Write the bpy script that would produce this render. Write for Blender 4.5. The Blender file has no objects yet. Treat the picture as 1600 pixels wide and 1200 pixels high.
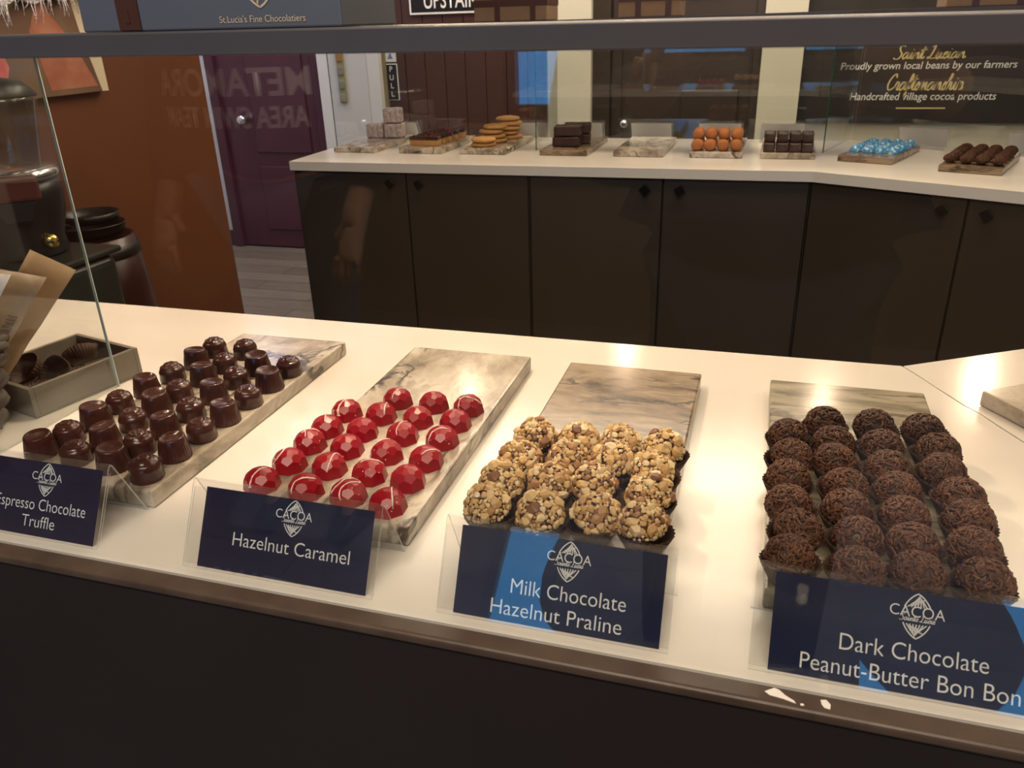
import bpy, bmesh, math, random
from mathutils import Vector, Matrix, noise
PI = math.pi
random.seed(7)
S = bpy.context.scene
COL = S.collection
CT = 0.9                      # counter top height; the camera hangs at (0, 0, 1.3)

# ------------------------------------------------------------------ camera
def cam_axes(pitch, roll, yaw):
    cy, sy = math.cos(yaw), math.sin(yaw)
    fw = Vector((sy*math.cos(pitch), cy*math.cos(pitch), -math.sin(pitch)))
    rt = Vector((cy, -sy, 0)); up = rt.cross(fw)
    c, s = math.cos(roll), math.sin(roll)
    return c*rt+s*up, -s*rt+c*up, fw
cd = bpy.data.cameras.new('camera'); cam = bpy.data.objects.new('camera', cd); COL.objects.link(cam)
r_, u_, f_ = cam_axes(math.radians(24.4), math.radians(-1.85), math.radians(-17.4))
m = Matrix((r_, u_, -f_)).transposed().to_4x4(); m.translation = (0, 0, 1.3)
cam.matrix_world = m
cd.sensor_width = 36; cd.lens = 1250/1600*36; cd.clip_start = 0.01; cd.clip_end = 60
cd.dof.use_dof = True; cd.dof.focus_distance = 0.85; cd.dof.aperture_fstop = 20
S.camera = cam

# ------------------------------------------------------------------ world, exposure, lights
S.view_settings.view_transform = 'Standard'; S.view_settings.look = 'None'
S.view_settings.gamma = 1; S.view_settings.use_curve_mapping = False
S.view_settings.exposure = 0.42
S.cycles.transparent_max_bounces = 48; S.cycles.max_bounces = 14; S.cycles.glossy_bounces = 6; S.cycles.sample_clamp_indirect = 6
w = bpy.data.worlds.new('world'); S.world = w; w.use_nodes = True
w.node_tree.nodes['Background'].inputs[0].default_value = (0.06, 0.42, 1.0, 1)
w.node_tree.nodes['Background'].inputs[1].default_value = 2.8
WARM = (1.0, 0.75, 0.52)
def lamp(name, kind, loc, power, color=WARM, size=0.05, rot=None, spot=None):
    l = bpy.data.lights.new(name, kind); l.energy = power; l.color = color
    if kind == 'AREA':
        l.shape = 'RECTANGLE'; l.size, l.size_y = size
    else: l.shadow_soft_size = size
    if spot: l.spot_size, l.spot_blend = spot
    o = bpy.data.objects.new(name, l); COL.objects.link(o); o.location = loc
    if rot: o.rotation_euler = rot
    return o
# daylight portal in the shop window behind the camera
pl = lamp('window_portal', 'AREA', (0.2, -2.58, 1.5), 1, size=(2.5, 1.6), rot=(PI/2, 0, 0)); pl.data.cycles.is_portal = True
# pendants: (x, y, z of shade mouth, watts, height of the light above the mouth)
PENDANTS = [(-1.15, 0.86, 1.50, 7, .055), (-0.42, 0.86, 1.46, 9, .055), (0.62, 0.95, 1.47, 4.2, .055),
            (-1.03, 2.72, 1.95, 3, -.035), (-0.41, 2.72, 1.66, 1.8, -.035), (0.28, 2.72, 1.82, 2.6, -.035), (0.735, 2.66, 1.63, 4, -.035)]
for i, (x, y, z, p, dz) in enumerate(PENDANTS):
    lamp('pendant_light', 'POINT', (x, y, z+dz), p, size=0.02)
# added fill lights below the ceiling, no fixtures, brightening the shop in general
lamp('ceiling_fill', 'AREA', (0.1, 1.6, 2.66), 18, (1, .77, .54), (2.0, .5))
lamp('ceiling_fill', 'AREA', (0.0, -0.7, 2.66), 46, (1, .81, .64), (1.6, .5))
lamp('ceiling_fill', 'AREA', (-0.2, 2.75, 2.66), 16, (1, .82, .62), (2.4, .3))
lamp('ceiling_fill', 'AREA', (-0.6, 3.7, 2.66), 40, (1, .82, .62), (2.4, .5))
lamp('ceiling_fill', 'AREA', (-3.0, 3.9, 2.66), 16, (.75, .75, 1), (.5, .5))

# ------------------------------------------------------------------ material helpers
def mat(name, color, rough=.5, metal=0, spec=.5, **k):
    m = bpy.data.materials.new(name); m.use_nodes = True
    b = m.node_tree.nodes['Principled BSDF']
    b.inputs['Base Color'].default_value = (*color, 1); b.inputs['Roughness'].default_value = rough
    b.inputs['Metallic'].default_value = metal; b.inputs['Specular IOR Level'].default_value = spec
    for a, v in k.items(): b.inputs[a.replace('_', ' ')].default_value = v
    return m
def N(m, t, **k):
    n = m.node_tree.nodes.new(t)
    for a, v in k.items(): setattr(n, a, v)
    return n
def L(m, a, b): m.node_tree.links.new(a, b)
def coords(m, scale=(1, 1, 1), rnd=False):
    tc = N(m, 'ShaderNodeTexCoord'); mp = N(m, 'ShaderNodeMapping'); mp.inputs['Scale'].default_value = scale
    if rnd:
        oi = N(m, 'ShaderNodeObjectInfo'); vm = N(m, 'ShaderNodeVectorMath', operation='SCALE')
        vm.inputs[0].default_value = (7, 11, 5); L(m, oi.outputs['Random'], vm.inputs['Scale'])
        L(m, vm.outputs[0], mp.inputs['Location'])
    L(m, tc.outputs['Object'], mp.inputs['Vector'])
    return mp.outputs[0]
def ramp(m, fac, stops):
    r = N(m, 'ShaderNodeValToRGB'); e = r.color_ramp.elements
    while len(e) < len(stops): e.new(.5)
    for el, (p, c) in zip(e, stops): el.position = p; el.color = (*c, 1)
    L(m, fac, r.inputs[0]); return r.outputs[0]
def ntex(m, vec, scale, detail=4, rough=.55, dist=0):
    n = N(m, 'ShaderNodeTexNoise'); n.inputs['Scale'].default_value = scale; n.inputs['Detail'].default_value = detail
    n.inputs['Roughness'].default_value = rough; n.inputs['Distortion'].default_value = dist
    L(m, vec, n.inputs['Vector']); return n.outputs['Fac']
def bump(m, h, strength=.3, dist=.001):
    b = N(m, 'ShaderNodeBump'); b.inputs['Strength'].default_value = strength; b.inputs['Distance'].default_value = dist
    L(m, h, b.inputs['Height']); L(m, b.outputs[0], m.node_tree.nodes['Principled BSDF'].inputs['Normal'])
def base(m, sock): L(m, sock, m.node_tree.nodes['Principled BSDF'].inputs['Base Color'])
def mottled(name, c1, c2, scale, rough=.5, bs=0, bd=.001, spec=.5, stretch=(1, 1, 1), detail=4, **k):
    m = mat(name, c1, rough, spec=spec, **k); v = coords(m, stretch)
    f = ntex(m, v, scale, detail); base(m, ramp(m, f, [(.3, c1), (.7, c2)]))
    if bs: bump(m, f, bs, bd)
    return m
def thin_glass(name, tint, r0=.04, rough=0.0):
    m = bpy.data.materials.new(name); m.use_nodes = True; t = m.node_tree; t.nodes.clear()
    out = N(m, 'ShaderNodeOutputMaterial'); mix = N(m, 'ShaderNodeMixShader'); tr = N(m, 'ShaderNodeBsdfTransparent'); gl = N(m, 'ShaderNodeBsdfGlossy')
    tr.inputs[0].default_value = (*tint, 1); gl.inputs['Roughness'].default_value = rough; gl.inputs[0].default_value = (1, 1, 1, 1)
    g = N(m, 'ShaderNodeNewGeometry'); d = N(m, 'ShaderNodeVectorMath', operation='DOT_PRODUCT')
    L(m, g.outputs['Incoming'], d.inputs[0]); L(m, g.outputs['Normal'], d.inputs[1])
    def M(op, a, b=None):
        n = N(m, 'ShaderNodeMath', operation=op)
        for i, v in enumerate((a, b)):
            if v is None: continue
            if isinstance(v, (int, float)): n.inputs[i].default_value = v
            else: L(m, v, n.inputs[i])
        return n.outputs[0]
    f = M('ADD', M('MULTIPLY', M('POWER', M('SUBTRACT', 1.0, M('ABSOLUTE', d.outputs['Value'])), 5.0), 1-r0), r0)
    L(m, f, mix.inputs[0]); L(m, tr.outputs[0], mix.inputs[1]); L(m, gl.outputs[0], mix.inputs[2]); L(m, mix.outputs[0], out.inputs[0])
    return m
def marble(name, tones, dark, scale, stretch, warp, lo=.012, hi=.05):
    m = mat(name, (.6, .5, .4), .17, spec=.5); v = coords(m, stretch, True)
    w_ = N(m, 'ShaderNodeTexNoise'); w_.inputs['Scale'].default_value = scale*.55; w_.inputs['Detail'].default_value = 4; L(m, v, w_.inputs['Vector'])
    sc = N(m, 'ShaderNodeVectorMath', operation='SCALE'); sc.inputs['Scale'].default_value = warp; L(m, w_.outputs['Color'], sc.inputs[0])
    ad = N(m, 'ShaderNodeVectorMath', operation='ADD'); L(m, v, ad.inputs[0]); L(m, sc.outputs[0], ad.inputs[1])
    f1 = ntex(m, ad.outputs[0], scale, 9, .60); f2 = ntex(m, ad.outputs[0], scale*.8, 5, .5); f3 = ntex(m, v, scale*.5, 2)
    col = ramp(m, f1, tones)
    a_ = N(m, 'ShaderNodeMath', operation='SUBTRACT'); L(m, f2, a_.inputs[0]); a_.inputs[1].default_value = .5
    b_ = N(m, 'ShaderNodeMath', operation='ABSOLUTE'); L(m, a_.outputs[0], b_.inputs[0])
    vein = ramp(m, b_.outputs[0], [(lo, (1, 1, 1)), (hi, (0, 0, 0))]); mask = ramp(m, f3, [(.42, (0, 0, 0)), (.56, (.95, .95, .95))])
    mu = N(m, 'ShaderNodeMixRGB', blend_type='MULTIPLY'); mu.inputs[0].default_value = 1; L(m, vein, mu.inputs[1]); L(m, mask, mu.inputs[2])
    mx = N(m, 'ShaderNodeMixRGB'); mx.inputs[2].default_value = (*dark, 1); L(m, mu.outputs[0], mx.inputs[0]); L(m, col, mx.inputs[1])
    base(m, mx.outputs[0]); return m

M = {}
M['white_paint'] = mottled('white counter paint', (.80, .75, .68), (.74, .685, .61), 9, .17, .12, .0006, stretch=(.35, 1, 1))
M['white_edge'] = mat('white counter edge', (.72, .70, .66), .35)
M['trim'] = mottled('brown glossy wood trim', (.050, .034, .024), (.090, .062, .042), 26, .28, .35, .0012)
M['chip'] = mat('chipped white undercoat', (.72, .68, .62), .6)
M['counter_face'] = mottled('dark brown counter face', (.0125, .0082, .0068), (.0155, .0105, .009), 6, .55)
M['shelf_paint'] = mottled('slate painted shelf board', (.044, .043, .050), (.050, .048, .055), 12, .5)
M['cabinet'] = mottled('dark brown cabinet paint', (.034, .025, .017), (.043, .032, .023), 3, .38)
M['knob'] = mat('black knob metal', (.010, .010, .010), .3, .6)
M['wall_brown'] = mottled('burnt orange wall paint', (.125, .036, .008), (.105, .030, .007), 2.2, .55)
M['wall_cream'] = mottled('cream wall paint', (.62, .60, .48), (.58, .56, .45), 1.5, .6)
M['wall_white'] = mottled('white wall paint', (.66, .66, .66), (.62, .62, .62), 1.5, .6)
M['plum'] = mottled('plum door paint', (.075, .020, .036), (.060, .016, .030), 4, .35)
M['plank'] = mottled('maroon door planks', (.060, .024, .018), (.048, .019, .014), 3, .45)
M['door_dark'] = mottled('dark brown door', (.040, .027, .018), (.032, .022, .015), 4, .4)
M['black'] = mat('black sign face', (.006, .006, .006), .4)
M['white_print'] = mat('white print', (.80, .80, .76), .5)
M['gold_print'] = mat('pale gold print', (.70, .58, .28), .45)
M['board_dark'] = mottled('charcoal menu board', (.016, .013, .011), (.024, .019, .015), 12, .55)
M['navy'] = mottled('navy sign card', (.008, .010, .036), (.010, .012, .042), 20, .35)
M['card_white'] = mat('white card back', (.78, .76, .72), .6)
M['acrylic'] = thin_glass('clear acrylic', (.985, .988, .988), .045)
M['acrylic_edge'] = mat('polished acrylic edge', (.80, .84, .82), .12, Alpha=.45)
M['glass'] = thin_glass('clear case glass', (.955, .965, .955), .045)
M['glass_edge'] = mat('polished glass edge', (.55, .66, .60), .08, spec=.9)
M['green_edge'] = mat('green glass edge', (.015, .10, .05), .1, Alpha=.7)
M['marble_grey'] = marble('grey veined marble', [(.34, (.17, .135, .10)), (.44, (.36, .30, .23)), (.52, (.50, .43, .34)), (.60, (.62, .55, .45)), (.68, (.40, .33, .25))], (.060, .043, .030), 8.5, (2.0, 1.1, 2.0), .30, .010, .035)
M['marble_tan'] = marble('tan streaked marble', [(.34, (.09, .058, .034)), (.43, (.19, .13, .08)), (.50, (.27, .19, .12)), (.58, (.35, .26, .165)), (.68, (.20, .14, .085))], (.045, .028, .016), 9.5, (1.2, 4.0, 4.0), .26, .010, .035)
M['marble_pale'] = marble('pale streaked marble', [(.34, (.15, .125, .08)), (.43, (.25, .215, .145)), (.50, (.33, .285, .20)), (.58, (.41, .355, .26)), (.68, (.25, .21, .145))], (.10, .075, .05), 9, (1.0, 4.5, 4.5), .22, .008, .03)
M['choc'] = mottled('dark chocolate shell', (.042, .0115, .0075), (.056, .016, .011), 60, .22, spec=.45)
M['choc_matte'] = mottled('dark chocolate core', (.040, .017, .009), (.062, .026, .014), 70, .5)
M['sprinkle'] = mat('chocolate sprinkle coat', (.05, .02, .01), .5, spec=.35)
M['nut'] = mat('chopped hazelnut', (.6, .4, .2), .45)
M['paper_cup'] = mottled('brown glassine paper', (.026, .011, .006), (.055, .026, .014), 80, .55, spec=.3)
M['red'] = mat('red coloured cocoa butter', (.30, .005, .013), .30, spec=.35)
M['white_drizzle'] = mat('white chocolate drizzle', (.86, .70, .62), .3)
for k, st in (('sprinkle', [(0, (.040, .014, .006)), (.6, (.085, .031, .014)), (1, (.14, .056, .026))]),
              ('nut', [(0, (.16, .065, .028)), (.14, (.36, .18, .075)), (.36, (.54, .33, .13)), (.66, (.66, .45, .20)), (1, (.76, .60, .36))])):
    g = N(M[k], 'ShaderNodeNewGeometry'); base(M[k], ramp(M[k], g.outputs['Random Per Island'], st))

# ------------------------------------------------------------------ mesh builder
class MB:
    def __init__(s): s.b = bmesh.new()
    def add(s, verts, faces, mi=0, smooth=False, mtx=None):
        vs = [s.b.verts.new(mtx @ Vector(v) if mtx else v) for v in verts]
        for f in faces:
            try:
                fc = s.b.faces.new([vs[i] for i in f]); fc.material_index = mi; fc.smooth = smooth
            except ValueError: pass
        return vs
    def box(s, x0, x1, y0, y1, z0, z1, mi=0, mtx=None):
        v = [(x, y, z) for x in (x0, x1) for y in (y0, y1) for z in (z0, z1)]
        s.add(v, [(0, 1, 3, 2), (4, 6, 7, 5), (0, 4, 5, 1), (2, 3, 7, 6), (0, 2, 6, 4), (1, 5, 7, 3)], mi, False, mtx); return s
    def prism(s, poly, z0, z1, mi=0, mtx=None, side=None):
        n = len(poly); v = [(x, y, z0) for x, y in poly]+[(x, y, z1) for x, y in poly]
        s.add(v, [tuple(range(n))[::-1], tuple(range(n, 2*n))], mi, False, mtx)
        s.add(v, [(i, (i+1) % n, n+(i+1) % n, n+i) for i in range(n)], mi if side is None else side, False, mtx); return s
    def lathe(s, prof, n=32, mi=0, smooth=True, mtx=None, fn=None, cap=(True, True)):
        v = []; f = []; k = len(prof)
        for i in range(n):
            a = 2*PI*i/n
            for j, (r, z) in enumerate(prof):
                rr, zz = fn(a, r, z, j) if fn else (r, z)
                v.append((rr*math.cos(a), rr*math.sin(a), zz))
        for i in range(n):
            for j in range(k-1):
                p = (i+1) % n; f.append((i*k+j, p*k+j, p*k+j+1, i*k+j+1))
        if cap[0]: f.append(tuple(i*k for i in range(n))[::-1])
        if cap[1]: f.append(tuple(i*k+k-1 for i in range(n)))
        s.add(v, f, mi, smooth, mtx); return s
    def tube(s, pts, r, n=6, mi=0, closed=False, flat=1.0):
        P = [Vector(p) for p in pts]; k = len(P); v = []; f = []
        for i, p in enumerate(P):
            a = P[(i-1) % k] if (closed or i) else p; b = P[(i+1) % k] if (closed or i < k-1) else p
            t = (b-a).normalized(); up = Vector((0, 0, 1)) if abs(t.z) < .95 else Vector((1, 0, 0))
            x = t.cross(up).normalized(); y = x.cross(t)
            rr = r[i] if isinstance(r, (list, tuple)) else r
            for j in range(n):
                an = 2*PI*j/n; v.append(p+x*rr*math.cos(an)+y*rr*flat*math.sin(an))
        for i in range(k if closed else k-1):
            q = (i+1) % k
            for j in range(n): f.append((i*n+j, i*n+(j+1) % n, q*n+(j+1) % n, q*n+j))
        if not closed: f += [tuple(range(n))[::-1], tuple((k-1)*n+j for j in range(n))]
        s.add(v, f, mi, True); return s
    def hull(s, pts, mi=0, smooth=False, mtx=None):
        t = bmesh.new()
        for p in pts: t.verts.new(p)
        r = bmesh.ops.convex_hull(t, input=list(t.verts))
        for e in [v for v in t.verts if not v.link_faces]: t.verts.remove(e)
        bmesh.ops.dissolve_limit(t, angle_limit=.03, verts=list(t.verts), edges=list(t.edges))
        t.verts.index_update()
        s.add([v.co.copy() for v in t.verts], [[v.index for v in f.verts] for f in t.faces], mi, smooth, mtx); t.free(); return s
    def sphere(s, c, r, n=16, mi=0, sc=(1, 1, 1)):
        k = n//2; pr = [(r*math.sin(PI*j/k), -r*math.cos(PI*j/k)) for j in range(1, k)]
        pr = [(1e-5, -r)]+pr+[(1e-5, r)]
        return s.lathe(pr, n, mi, True, Matrix.Translation(c) @ Matrix.Diagonal((*sc, 1)))
    def mesh(s, name, mats):
        bmesh.ops.recalc_face_normals(s.b, faces=list(s.b.faces))
        me = bpy.data.meshes.new(name); s.b.to_mesh(me); s.b.free()
        for m in (mats if isinstance(mats, (list, tuple)) else [mats]): me.materials.append(m)
        return me
    def obj(s, name, mats, parent=None, bevel=0, seg=2, sub=0, ang=.6):
        return mobj(name, s.mesh(name, mats), parent, bevel, seg, sub, ang)
def mobj(name, me, parent=None, bevel=0, seg=2, sub=0, ang=.6):
    o = bpy.data.objects.new(name, me); COL.objects.link(o)
    if parent: o.parent = parent
    if bevel:
        b = o.modifiers.new('bevel', 'BEVEL'); b.width = bevel; b.segments = seg; b.limit_method = 'ANGLE'; b.angle_limit = ang
    if sub:
        d = o.modifiers.new('subsurf', 'SUBSURF'); d.levels = d.render_levels = sub
    return o
def tag(o, label, cat, group=None, kind=None):
    o['label'] = label; o['category'] = cat
    if group: o['group'] = group
    if kind: o['kind'] = kind
    return o
def empty(name, loc, rz=0):
    o = bpy.data.objects.new(name, None); COL.objects.link(o); o.location = loc; o.rotation_euler = (0, 0, rz); o.empty_display_size = .02
    return o
def struct(o): o['kind'] = 'structure'; return o
def part(name, me, parent, loc=None):
    o = bpy.data.objects.new(name, me); COL.objects.link(o); o.parent = parent
    if loc: o.location = loc
    return o
def copy_tree(o, parent=None):
    c = o.copy(); COL.objects.link(c); c.parent = parent
    for ch in list(o.children): copy_tree(ch, c)
    return c

# lettering: built-in vector font turned into a flat mesh
def text_mesh(body, width=None, height=None, align='CENTER', offset=0.0, space=1.0, shear=0.0):
    cu = bpy.data.curves.new('lettering', 'FONT'); cu.body = body; cu.size = 1; cu.align_x = align; cu.offset = offset
    cu.space_character = space; cu.shear = shear; cu.resolution_u = 4;
    o = bpy.data.objects.new('lettering', cu); COL.objects.link(o)
    dg = bpy.context.evaluated_depsgraph_get(); dg.update()
    me = bpy.data.meshes.new_from_object(o.evaluated_get(dg)); bpy.data.objects.remove(o)
    xs = [v.co.x for v in me.vertices]; W = max(xs)-min(xs); cx = (max(xs)+min(xs))/2
    sx = width/W if width else (height/.73); sy = height/.73 if height else sx
    for v in me.vertices: v.co = ((v.co.x-cx)*sx if align == 'CENTER' else v.co.x*sx, v.co.y*sy, 0)
    return me
def catmull(pts, n=6):
    P = [Vector((*p, 0)) for p in pts]; out = []
    for i in range(len(P)-1):
        a, b, c, d = P[max(i-1, 0)], P[i], P[i+1], P[min(i+2, len(P)-1)]
        for k in range(n):
            t = k/n; out.append(.5*((2*b)+(c-a)*t+(2*a-5*b+4*c-d)*t*t+(3*b-a-3*c+d)*t**3))
    return out+[P[-1]]
SCRIPT = {  # brush-script strokes on a unit x-height, and the advance
 'S': ([[(1.1, 1.9), (.75, 2.15), (.35, 1.85), (.5, 1.3), (.85, .8), (.6, .1), (0, 0), (-.2, .25)]], 1.1),
 'a': ([[(.75, .85), (.4, 1), (.05, .5), (.2, 0), (.55, .3), (.8, 1), (.75, .2), (1.0, .1), (1.15, .35)]], 1.1),
 'i': ([[(0, .35), (.25, 1), (.2, .2), (.45, .05), (.6, .35)], [(.33, 1.4), (.38, 1.48)]], .58),
 'n': ([[(0, .35), (.22, 1), (.15, 0), (.3, .6), (.6, 1), (.68, .5), (.7, .1), (.95, .1), (1.05, .35)]], 1.0),
 't': ([[(0, .35), (.4, 1.9), (.25, .3), (.45, .05), (.7, .35)], [(-.1, 1.3), (.8, 1.45)]], .65),
 'e': ([[(0, .35), (.5, .6), (.55, .95), (.25, .95), (.1, .4), (.35, 0), (.75, .35)]], .72),
 'L': ([[(.3, 1.8), (.7, 2.1), (.6, 1.2), (.3, .2), (0, .05), (.1, .3), (.6, .05), (1.1, .1), (1.3, .3)]], 1.2),
 'l': ([[(0, .35), (.5, 1.7), (.35, 2.0), (.2, 1.2), (.2, .2), (.45, .05), (.6, .35)]], .58),
 'u': ([[(0, .35), (.2, 1), (.15, .2), (.4, 0), (.7, .9), (.68, .2), (.9, .05), (1.05, .35)]], 1.02),
 'c': ([[(0, .35), (.6, .9), (.3, 1), (.1, .45), (.35, 0), (.75, .35)]], .72),
 'C': ([[(1.0, 1.6), (.85, 2.05), (.35, 1.7), (.0, .8), (.25, .05), (.75, .2), (1.1, .5)]], 1.05),
 'r': ([[(0, .35), (.25, 1.05), (.55, .85), (.42, .2), (.6, .05), (.8, .35)]], .76),
 'f': ([[(0, .35), (.5, 1.6), (.4, 2.05), (.22, 1.4), (.1, -.8), (-.1, -.6), (.2, .1), (.6, .35)]], .58),
 's': ([[(0, .35), (.35, 1.05), (.5, .4), (.3, 0), (.08, .15), (.6, .25)]], .6),
 'm': ([[(0, .35), (.2, 1), (.12, 0), (.3, .7), (.5, 1), (.5, 0), (.7, .7), (.9, 1), (.92, .15), (1.1, .1), (1.25, .35)]], 1.2),
 'h': ([[(0, .35), (.42, 1.7), (.3, 2.0), (.12, 1), (.1, 0), (.3, .65), (.6, 1), (.65, .15), (.85, .08), (1, .35)]], .96),
 'p': ([[(0, .35), (.25, 1.1), (.1, -.9), (.3, .7), (.65, 1), (.7, .3), (.35, .05), (.7, .1), (.9, .35)]], .9),
 'w': ([[(0, .35), (.2, 1), (.15, .1), (.4, .1), (.5, .8), (.5, .1), (.8, .15), (.9, 1), (1.05, .8)]], 1.02),
 'd': ([[(.7, .85), (.35, 1), (.05, .4), (.25, 0), (.6, .5), (.9, 2), (.75, .2), (.95, .05), (1.1, .35)]], 1.05),
 ' ': ([], .55)}
def script_mesh(body, width, wt=.10, slant=.18, squash=1.0):
    pl = []; x = 0
    for ch in body:
        st, adv = SCRIPT[ch]
        for s_ in st: pl.append([(x+px+slant*py, py) for px, py in s_])
        x += adv
    s = width/x; b = MB()
    for s_ in pl:
        c = catmull(s_)
        vs = []; fs = []
        for i, p in enumerate(c):
            t = (c[min(i+1, len(c)-1)]-c[max(i-1, 0)]); t = t.normalized() if t.length > 1e-6 else Vector((1, 0, 0))
            n = Vector((-t.y, t.x, 0)); wd = wt*(.55+.6*abs(t.y))
            for sg in (1, -1):
                q = p+n*wd*sg; vs.append(((q.x-x/2)*s, q.y*s*squash, 0))
        for i in range(len(c)-1): fs.append((2*i, 2*i+1, 2*i+3, 2*i+2))
        b.add(vs, fs)
    return b.mesh('lettering', [])
def place_mesh(me, mtx, m):
    me.transform(mtx); me.materials.clear(); me.materials.append(m); return me
def join_meshes(name, mes, mats):
    b = bmesh.new()
    for me in mes: b.from_mesh(me)
    o = bpy.data.meshes.new(name); b.to_mesh(o); b.free()
    for m in mats: o.materials.append(m)
    return o
def pod_emblem(h):
    """a cocoa pod drawn as an outline with leaf veins, open across the middle for the name"""
    b = MB(); w_ = h*.31
    def ribbon(pts, wd):
        vs = []; fs = []
        for i, p in enumerate(pts):
            a = Vector((*pts[max(i-1, 0)], 0)); c = Vector((*pts[min(i+1, len(pts)-1)], 0)); t = (c-a).normalized(); n = Vector((-t.y, t.x, 0))*wd
            vs += [(p[0]+n.x, p[1]+n.y, 0), (p[0]-n.x, p[1]-n.y, 0)]
        for i in range(len(pts)-1): fs.append((2*i, 2*i+1, 2*i+3, 2*i+2))
        b.add(vs, fs)
    def edge(y): t = abs(y)/(h/2); return w_*max(0, (1-t**1.9))**.8
    for sy in (1, -1):
        top = [(-edge(y*h/2), sy*y*h/2) for y in [.34+.066*i for i in range(11)]]
        pts = top+[(-p[0], p[1]) for p in top[::-1]]
        ribbon(pts, h*.013)
        for k in range(7):
            x0 = (-.75+.25*k)*w_*.9; y0 = .36*h/2
            x1 = x0*.35+(.10*w_ if sy > 0 else -.10*w_); y1 = (.92-.35*abs(x0/w_))*h/2
            if abs(x1) < edge(y1): ribbon([(x0+(x1-x0)*t, sy*(y0+(y1-y0)*t)) for t in (0, .33, .66, 1)], h*.012)
        for k in range(3): ribbon([(-edge(.45*h/2)*.8+.2*k*w_, sy*(.42+.1*k)*h/2), (.1*w_+.2*k*w_, sy*(.55+.1*k)*h/2)], h*.010)
    return b.mesh('emblem', [])

# ------------------------------------------------------------------ the setting
mf = mat('grey wood floor', (.2, .18, .15), .4)
br = N(mf, 'ShaderNodeTexBrick'); br.offset = .37; br.inputs['Scale'].default_value = 1
for k, v in (('Color1', (.155, .125, .095, 1)), ('Color2', (.21, .175, .14, 1)), ('Mortar', (.05, .04, .03, 1)), ('Mortar Size', .003), ('Brick Width', 1.1), ('Row Height', .14)): br.inputs[k].default_value = v
L(mf, coords(mf), br.inputs['Vector']); nz = ntex(mf, coords(mf, (1.5, 16, 1)), 3, 6)
mx = N(mf, 'ShaderNodeMixRGB', blend_type='MULTIPLY'); mx.inputs[0].default_value = .55; L(mf, br.outputs[0], mx.inputs[1]); L(mf, ramp(mf, nz, [(.3, (.5, .5, .5)), (.7, (1, 1, 1))]), mx.inputs[2]); base(mf, mx.outputs[0])
struct(MB().box(-3.7, 3.1, -2.7, 4.6, -.1, 0).obj('floor', mf))
M['ceiling'] = mat('ceiling paint', (.55, .52, .48), .7)
struct(MB().box(-3.7, 3.1, -2.7, 4.6, 2.7, 2.8).obj('ceiling', M['ceiling']))
struct(MB().box(-3.7, 3.1, 4.5, 4.6, 0, 2.7).obj('wall_back', M['wall_cream']))
struct(MB().box(-2.42, -2.3, -2.6, 3.1, 0, 2.7).obj('wall_left', M['wall_brown'], bevel=.004))
struct(MB().box(-3.7, -3.6, 3.1, 4.5, 0, 2.7).obj('wall_corridor', M['wall_white']))
struct(MB().box(-3.7, -2.42, 3.0, 3.1, 0, 2.7).obj('wall_partition', M['wall_white']))
struct(MB().box(3.0, 3.1, -2.6, 4.5, 0, 2.7).obj('wall_right', M['wall_cream']))
M['wall_rear'] = mottled('dark tan wall paint', (.16, .11, .07), (.13, .09, .06), 2, .6)
struct(MB().box(-2.42, -1.08, -2.7, -2.6, 0, 2.7).box(1.36, 3.1, -2.7, -2.6, 0, 2.7).box(-1.08, 1.36, -2.7, -2.6, 0, .92).box(-1.08, 1.36, -2.7, -2.6, 2.26, 2.7).obj('wall_front', M['wall_rear']))
wn = struct(MB().box(-1.08, -1.03, -2.68, -2.62, .92, 2.26).box(1.31, 1.36, -2.68, -2.62, .92, 2.26).box(-1.03, 1.31, -2.68, -2.62, .92, .97).box(-1.03, 1.31, -2.68, -2.62, 2.21, 2.26).obj('window_1', M['door_dark']))
MB().box(-1.03, 1.31, -2.655, -2.650, .97, 2.21).obj('pane', M['glass'], wn)

# back wall: white jamb, plum door, white pier, plank door, cream piers, dark door, menu board
struct(MB().box(-3.60, -3.268, 4.47, 4.5, .10, 2.7).obj('trim_1', M['wall_white']))
struct(MB().box(-3.60, -3.268, 4.455, 4.5, 0, .10).obj('baseboard_back', M['plum']))
struct(MB().box(-3.268, -3.205, 4.43, 4.5, 0, 2.3).box(-2.545, -2.487, 4.43, 4.5, 0, 2.3).box(-3.205, -2.545, 4.43, 4.5, 2.2, 2.3).obj('trim_2', M['plum'], bevel=.006))
d1 = struct(MB().box(-3.205, -2.545, 4.46, 4.5, .01, 2.2).obj('door_1', M['plum']))
for z0, z1 in ((.12, .52), (.60, 1.25), (1.33, 2.1)):
    for x0, x1 in ((-3.10, -2.89), (-2.85, -2.64)) if z0 > 1 else ((-3.0, -2.62),):
        b = MB().box(x0, x1, 4.449, 4.462, z0, z1); b.obj('door_panel', M['plum'], d1, bevel=.010)
MB().lathe([(.012, 0), (.012, .03), (.028, .045), (.030, .06), (.018, .075)], 20, mtx=Matrix.Translation((-3.05, 4.46, .80)) @ Matrix.Rotation(PI/2, 4, 'X')).obj('door_knob', mat('chrome', (.75, .75, .78), .12, 1), d1)
struct(MB().box(-2.487, -2.10, 4.40, 4.5, 0, 2.7).obj('trim_3', M['wall_white']))
struct(MB().box(-1.125, -.893, 4.40, 4.5, 0, 2.7).obj('trim_4', M['wall_cream']))
struct(MB().box(-.045, .148, 4.40, 4.5, 0, 2.7).obj('trim_5', M['wall_cream']))
b = MB()
for k in range(8): b.box(-2.08+.1185*k, -2.08+.1185*(k+1)-.005, 4.46, 4.495, .01, 2.25)
d2 = struct(b.box(-2.08, -1.14, 4.475, 4.5, .01, 2.25).obj('door_2', M['plank'], bevel=.002))
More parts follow.
